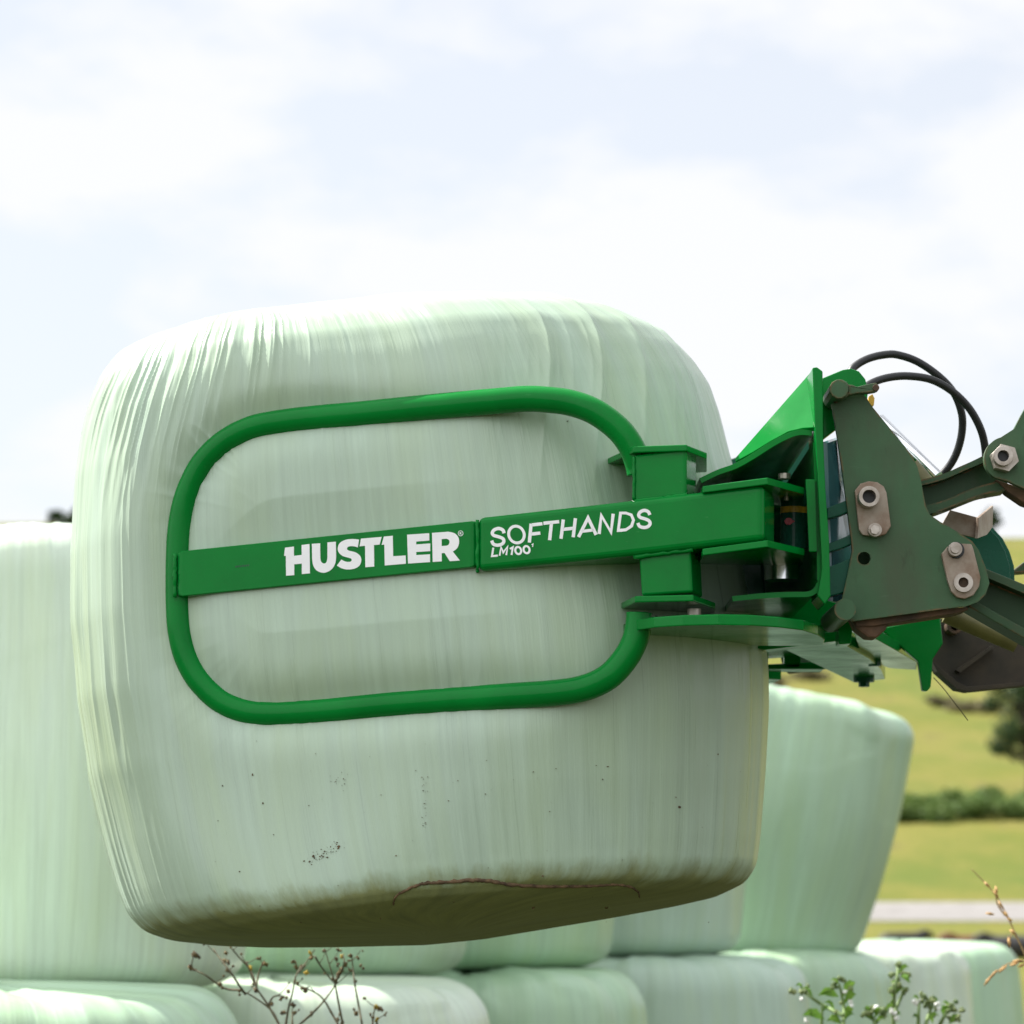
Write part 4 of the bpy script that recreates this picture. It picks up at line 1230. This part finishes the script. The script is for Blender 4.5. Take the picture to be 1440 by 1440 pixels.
# ---- cattle in the hollow beyond the stack
def cow_mesh(name, mat):
    me = bpy.data.meshes.new(name)
    J = [(0, 0, 1.02), (0.45, 0, 1.05), (0.78, 0, 1.12), (0.98, 0, 1.28), (1.12, 0, 1.36), (1.42, 0, 1.16),   # trunk, neck, head, muzzle
         (-0.45, 0, 1.03), (-0.72, 0, 1.08), (-0.86, 0, 1.0), (-0.90, 0, 0.55),                              # rump, tail
         (0.55, 0.17, 0.75), (0.56, 0.17, 0.40), (0.55, 0.17, 0.02), (0.55, -0.17, 0.75), (0.60, -0.17, 0.40), (0.58, -0.17, 0.02),
         (-0.66, 0.18, 0.80), (-0.78, 0.17, 0.44), (-0.72, 0.17, 0.02), (-0.66, -0.18, 0.80), (-0.82, -0.17, 0.44), (-0.76, -0.17, 0.02),
         (1.06, 0.2, 1.40), (1.06, -0.2, 1.40)]
    rad = [0.36, 0.35, 0.27, 0.17, 0.145, 0.085, 0.35, 0.27, 0.04, 0.025, 0.13, 0.065, 0.06, 0.13, 0.065, 0.06, 0.15, 0.07, 0.06, 0.15, 0.07, 0.06, 0.035, 0.035]
    E = [(0, 1), (1, 2), (2, 3), (3, 4), (4, 5), (0, 6), (6, 7), (7, 8), (8, 9), (1, 10), (10, 11), (11, 12), (1, 13), (13, 14), (14, 15), (7, 16), (16, 17), (17, 18), (7, 19), (19, 20), (20, 21), (4, 22), (4, 23)]
    me.from_pydata(J, E, [])
    bm = bmesh.new(); bm.from_mesh(me)
    lay = bm.verts.layers.skin.verify()
    for i, v in enumerate(bm.verts):
        v[lay].radius = (rad[i], rad[i]); v[lay].use_root = (i == 0)
    bm.to_mesh(me); bm.free()
    o = bpy.data.objects.new(name, me); COL.objects.link(o)
    o.modifiers.new('skin', 'SKIN').use_smooth_shade = True
    o.modifiers.new('sub', 'SUBSURF').render_levels = 2
    me.materials.append(mat)
    return o
M_COWB = plain_mat('red_brown_hide', (0.13, 0.040, 0.018), 0.7, 0, 0.3, 3)
M_COWK = plain_mat('black_hide', (0.012, 0.011, 0.012), 0.6, 0, 0.3, 3)
for mat, px, Y, rz, lab in ((M_COWB, 1376, 92, 190, 'red brown cow standing beyond the last bale at the right'),
                            (M_COWK, 1432, 86, 170, 'black cow at the right picture edge beyond the bale row'),
                            (M_COWK, 1255, 104, 20, 'black cow of which just the back shows over the bale right of the leaning one')):
    o = cow_mesh('cow', mat)
    x, y = gp(px, Y)
    o.location = (x, y, terrain(x, y) - 0.02)
    o.rotation_euler.z = R(rz)
    tag(o, lab, 'cow', 'cattle grazing beyond the stack')

# ---- dry weed between the lifted bale and the stack
M_STEM = plain_mat('dry_stem', (0.10, 0.085, 0.045), 0.8, 0, 0.3, 40)
M_SEED = plain_mat('seed_heads', (0.07, 0.045, 0.028), 0.85, 0, 0.4, 60, 0, (0.17, 0.12, 0.04))
M_FLOW = plain_mat('yellow_florets', (0.42, 0.30, 0.04), 0.8, 0, 0.3, 60)
def ball(mb, c, r, rg):
    for k in range(5):
        a = Vector((rg.gauss(0, 1), rg.gauss(0, 1), rg.gauss(0, 1))).normalized()
        mb.tube([Vector(c) - a * r, Vector(c), Vector(c) + a * r], r * 0.55, 6, rfun=lambda t: math.sin(math.pi * max(0.12, min(0.88, t))))
def dry_weed(label, base, stems, heads, florets, Y, seed, thick=0.0023):
    rg = random.Random(seed)
    bp = Vector((base, Y, 0.0))
    w = thing('dry_weed', label, 'weed', tuple(bp), 'dry weeds in front of the stack')
    sb, twigs = MB(), []
    for st_ in stems:
        pts = [P(px, py, Y + rg.uniform(-0.03, 0.03)) for px, py in st_]
        if st_[0][1] >= 1438: pts = [bp] + catmull(pts, 4)
        else: pts = catmull(pts, 4)
        vis = [p for p in pts[1:] if p.z > P(0, 1438, Y).z]
        for _ in range(max(1, len(vis) // 6)):
            q = rg.choice(vis); sd = rg.choice((-1, 1)); L = rg.uniform(0.012, 0.034)
            tip = q + Vector((sd * L * rg.uniform(0.4, 1.0), rg.uniform(-0.01, 0.01), L * rg.uniform(0.4, 1.0)))
            sb.tube([q, q.lerp(tip, 0.5) + Vector((0, 0, -0.002)), tip], thick * 0.5, 5, smooth=3, rfun=lambda t: 1.1 - 0.6 * t)
            twigs += [tip] * rg.choice((1, 1, 2))
        sb.tube(pts, thick, 6, rfun=lambda t: 1.25 - 0.75 * t)
    sb.build('stem', M_STEM, w, smooth=True)
    hb = MB()
    for q in twigs:
        ball(hb, q + Vector((rg.gauss(0, .002), 0, rg.gauss(0, .002))), rg.uniform(0.0025, 0.005), rg)
    for px, py in heads:
        ball(hb, P(px, py, Y + rg.uniform(-0.03, 0.03)), rg.uniform(0.0036, 0.0072), rg)
    hb.build('seed_heads', M_SEED, w, smooth=True)
    if florets:
        fb = MB()
        for px, py in florets: ball(fb, P(px, py, Y), 0.0062, rg)
        fb.build('florets', M_FLOW, w, smooth=True)
rg = random.Random(9)
def scatter(pts, n_, s): return [(x + rg.gauss(0, s), y + rg.gauss(0, s)) for x, y in pts for _ in range(n_)]
dry_weed('dry brown weed with crossing stems below the lifted bale, left one', P(392, 1440, 6.9).x + 0.02,
         [[(392, 1440), (376, 1412), (360, 1388), (350, 1362), (347, 1352)], [(345, 1398), (338, 1388), (322, 1364), (308, 1346), (300, 1334)], [(360, 1388), (352, 1364), (336, 1346), (326, 1334)],
          [(340, 1392), (316, 1390), (290, 1372), (270, 1360), (274, 1340)], [(360, 1390), (364, 1368), (372, 1350)], [(378, 1414), (384, 1402), (396, 1400)], [(392, 1440), (381, 1420), (352, 1399), (340, 1395)]],
         scatter([(270, 1360), (272, 1342), (277, 1345), (318, 1342), (321, 1352), (340, 1396), (311, 1388), (360, 1391), (372, 1351), (397, 1403), (380, 1412), (324, 1367)], 2, 2.5), [(352, 1361)], 6.9, 1)
dry_weed('dry brown weed with crossing stems below the lifted bale, right one', P(450, 1440, 6.9).x,
         [[(402, 1440), (406, 1416), (411, 1398), (417, 1370), (430, 1354), (443, 1335)], [(422, 1440), (440, 1424), (456, 1407), (472, 1384), (470, 1378)], [(482, 1440), (476, 1410), (471, 1384), (463, 1356), (457, 1335)],
          [(509, 1440), (504, 1412), (499, 1384), (496, 1360), (495, 1344)], [(475, 1440), (466, 1424), (456, 1407), (444, 1396), (425, 1388), (418, 1384)], [(471, 1382), (480, 1366), (484, 1352), (482, 1342)],
          [(443, 1345), (452, 1360), (468, 1380)], [(411, 1440), (411, 1418)]],
         scatter([(412, 1352), (423, 1360), (440, 1346), (420, 1384), (426, 1391), (404, 1394), (414, 1420), (470, 1380), (480, 1364), (478, 1374), (475, 1358), (495, 1343), (500, 1345), (506, 1361), (500, 1382), (500, 1418), (397, 1426), (474, 1436), (488, 1345), (437, 1424)], 2, 2.8),
         [(481, 1345), (431, 1368), (436, 1340)], 6.9, 2)
dry_weed('small dry weed with one yellow flower head under the lifted bale', P(525, 1440, 6.9).x, [[(524, 1440), (525, 1428), (528, 1416)], [(530, 1440), (530, 1432)]], scatter([(525, 1430), (535, 1419)], 2, 2), [(529, 1416), (530, 1434)], 6.9, 3)

# ---- green flowering weeds low at the right
M_WL = leaf_mat('weed_leaf', (0.10, 0.22, 0.03), (0.17, 0.30, 0.05), 0.35)
M_WS = plain_mat('weed_stem', (0.16, 0.24, 0.08), 0.7, 0, 0.2, 40)
M_BUD = plain_mat('green_buds', (0.09, 0.17, 0.045), 0.7, 0, 0.3, 60, 0, (0.20, 0.24, 0.09))
M_PET = plain_mat('white_petals', (0.72, 0.72, 0.68), 0.6, 0, 0.1, 60)
def leaf_blade(mb, a, b_, wd):
    a, b_ = Vector(a), Vector(b_)
    d = b_ - a; sdv = d.cross(Vector((0.2, -1, 0.3))).normalized() * wd
    up = Vector((0, -0.004, 0.006))
    m1, m2 = a + d * 0.35 + up, a + d * 0.7 + up
    mb.poly([a, m1 + sdv, m2 + sdv * 0.75, b_, m2, m1]); mb.poly([a, m1, m2, b_, m2 - sdv * 0.75, m1 - sdv])
def green_weed(label, Y, stems, buds, petals, lvs, seed):
    rg = random.Random(seed)
    base = P(stems[0][0][0], stems[0][0][1], Y); base.z = 0
    w = thing('flowering_weed', label, 'weed', tuple(base), 'green flowering weeds in front of the stack')
    sb, extra, tips = MB(), [], []
    for st_ in stems:
        pts = [P(px, py, Y + rg.uniform(-.02, .02)) for px, py in st_]
        if st_[0][1] >= 1438: pts = [base] + catmull(pts, 4)
        else: pts = catmull(pts, 4)
        vis = [p for p in pts[1:] if p.z > P(0, 1440, Y).z]
        for q in vis[1::5]:
            sd = rg.choice((-1, 1)); L = rg.uniform(0.008, 0.018)
            tip = q + Vector((sd * L, rg.uniform(-0.01, 0.01), L * rg.uniform(0.2, 0.9)))
            extra.append((q, tip, rg.uniform(0.002, 0.0035)))
            if rg.random() < 0.5: tips.append(q + Vector((-sd * L * 0.6, 0, L * 0.8)))
        sb.tube(pts, 0.0023, 7, rfun=lambda t: 1.3 - 0.7 * t)
    sb.build('stem', M_WS, w, smooth=True)
    bb = MB()
    for q in tips: ball(bb, q, rg.uniform(0.0024, 0.004), rg)
    for px, py in buds: ball(bb, P(px, py, Y + rg.uniform(-.02, .02)), rg.uniform(0.0028, 0.0048), rg)
    bb.build('buds', M_BUD, w, smooth=True)
    pb = MB()
    for px, py in petals: ball(pb, P(px, py, Y - 0.01), rg.uniform(0.003, 0.0048), rg)
    if petals: pb.build('petals', M_PET, w, smooth=True)
    lb = MB()
    for a, b_, wd in lvs: leaf_blade(lb, P(a[0], a[1], Y), P(b_[0], b_[1], Y + rg.uniform(-.03, .0)), wd / 1000 * 0.75)
    for q, tip, wd in extra: leaf_blade(lb, q, tip, wd)
    if lvs: lb.build('leaves', M_WL, w)
green_weed('leafy green weed with bud cluster, leftmost of the green weeds', 4.1,
           [[(1186, 1440), (1187, 1420), (1184, 1400), (1180, 1384)], [(1186, 1428), (1160, 1415), (1140, 1402), (1130, 1395)], [(1155, 1440), (1156, 1410)]],
           scatter([(1176, 1382), (1184, 1380), (1181, 1376), (1174, 1388), (1118, 1394), (1130, 1395), (1196, 1392)], 3, 2.5), [(1189, 1395), (1196, 1408), (1127, 1405), (1134, 1436), (1197, 1414)],
           [((1180, 1402), (1150, 1400), 9), ((1187, 1412), (1204, 1398), 8), ((1185, 1402), (1203, 1381), 8), ((1160, 1434), (1128, 1428), 9), ((1184, 1440), (1162, 1436), 8), ((1188, 1432), (1200, 1418), 7)], 1)
green_weed('tall green weed with a stacked bud spike, second from left', 4.1,
           [[(1256, 1440), (1256, 1420), (1258, 1395), (1262, 1370), (1262, 1360)], [(1257, 1425), (1266, 1405), (1272, 1390)]],
           scatter([(1255, 1372), (1260, 1366), (1265, 1359), (1270, 1370), (1275, 1370), (1258, 1376), (1270, 1392), (1253, 1392), (1260, 1384), (1266, 1386)], 3, 2.2), [(1258, 1425), (1261, 1432), (1254, 1422)],
           [((1262, 1374), (1280, 1383), 6), ((1256, 1404), (1248, 1392), 5)], 2)
green_weed('low green weed with spreading buds between the two taller weeds', 4.1,
           [[(1230, 1440), (1228, 1432), (1222, 1422)], [(1230, 1440), (1238, 1430), (1244, 1422)]],
           scatter([(1220, 1420), (1228, 1419), (1236, 1424), (1243, 1426), (1216, 1424), (1246, 1420)], 3, 2.5), [(1232, 1416)], [((1228, 1436), (1212, 1430), 7), ((1230, 1432), (1240, 1420), 6)], 3)
green_weed('green weed with white petals and an orange tinged bud, rightmost cluster', 4.1,
           [[(1291, 1440), (1292, 1420), (1294, 1402)], [(1302, 1440), (1308, 1422), (1313, 1410)], [(1322, 1440), (1330, 1426), (1342, 1414)]],
           scatter([(1296, 1398), (1300, 1407), (1307, 1409), (1314, 1403), (1302, 1415), (1312, 1426), (1335, 1416), (1342, 1418), (1350, 1421), (1330, 1424), (1348, 1432), (1336, 1432)], 3, 2.5),
           [(1286, 1408), (1289, 1411), (1292, 1407), (1318, 1412), (1320, 1418)], [((1328, 1434), (1330, 1414), 8), ((1334, 1440), (1352, 1434), 7), ((1312, 1440), (1306, 1428), 6)], 4)
# dry grass stalk at the right edge
gs = thing('grass_stalk', 'dry golden grass stalk with seed spikelets at the right edge', 'grass', tuple(Vector((P(1450, 1440, 4.2).x, 4.2, 0))))
sb, hb = MB(), MB()
for st_ in ([(1470, 1440), (1450, 1365), (1432, 1322), (1416, 1288), (1400, 1258), (1376, 1232), (1366, 1222)], [(1414, 1288), (1402, 1270), (1400, 1248)], [(1470, 1440), (1462, 1362), (1440, 1352), (1412, 1358), (1386, 1384)],
            [(1436, 1330), (1424, 1312), (1418, 1330)]):
    pts = [P(px, py, 4.2) for px, py in st_]
    if st_[0][1] >= 1438: pts = [Vector(gs.location)] + catmull(pts, 4)
    else: pts = catmull(pts, 4)
    sb.tube(pts, 0.0011, 6, rfun=lambda t: 1.3 - 0.8 * t)
sb.build('stem', M_STRAW, gs, smooth=True)
for a, b_ in (((1384, 1240), (1392, 1248)), ((1396, 1252), (1404, 1262)), ((1400, 1246), (1402, 1258)), ((1404, 1266), (1410, 1278)), ((1412, 1280), (1418, 1292)), ((1416, 1290), (1423, 1296)), ((1386, 1284), (1398, 1286)),
              ((1420, 1308), (1428, 1312)), ((1418, 1318), (1420, 1332)), ((1384, 1386), (1394, 1372)), ((1392, 1376), (1402, 1364)), ((1404, 1368), (1416, 1358)), ((1420, 1358), (1432, 1354)), ((1432, 1360), (1442, 1355)), ((1424, 1352), (1438, 1350))):
    hb.tube([P(*a, 4.2), P((a[0] + b_[0]) / 2, (a[1] + b_[1]) / 2, 4.19), P(*b_, 4.2)], 0.0021, 7, smooth=3, rfun=lambda t: math.sin(math.pi * max(0.1, min(0.9, t))))
hb.build('spikelets', plain_mat('golden_spikelets', (0.45, 0.27, 0.10), 0.7, 0, 0.25, 60), gs, smooth=True)
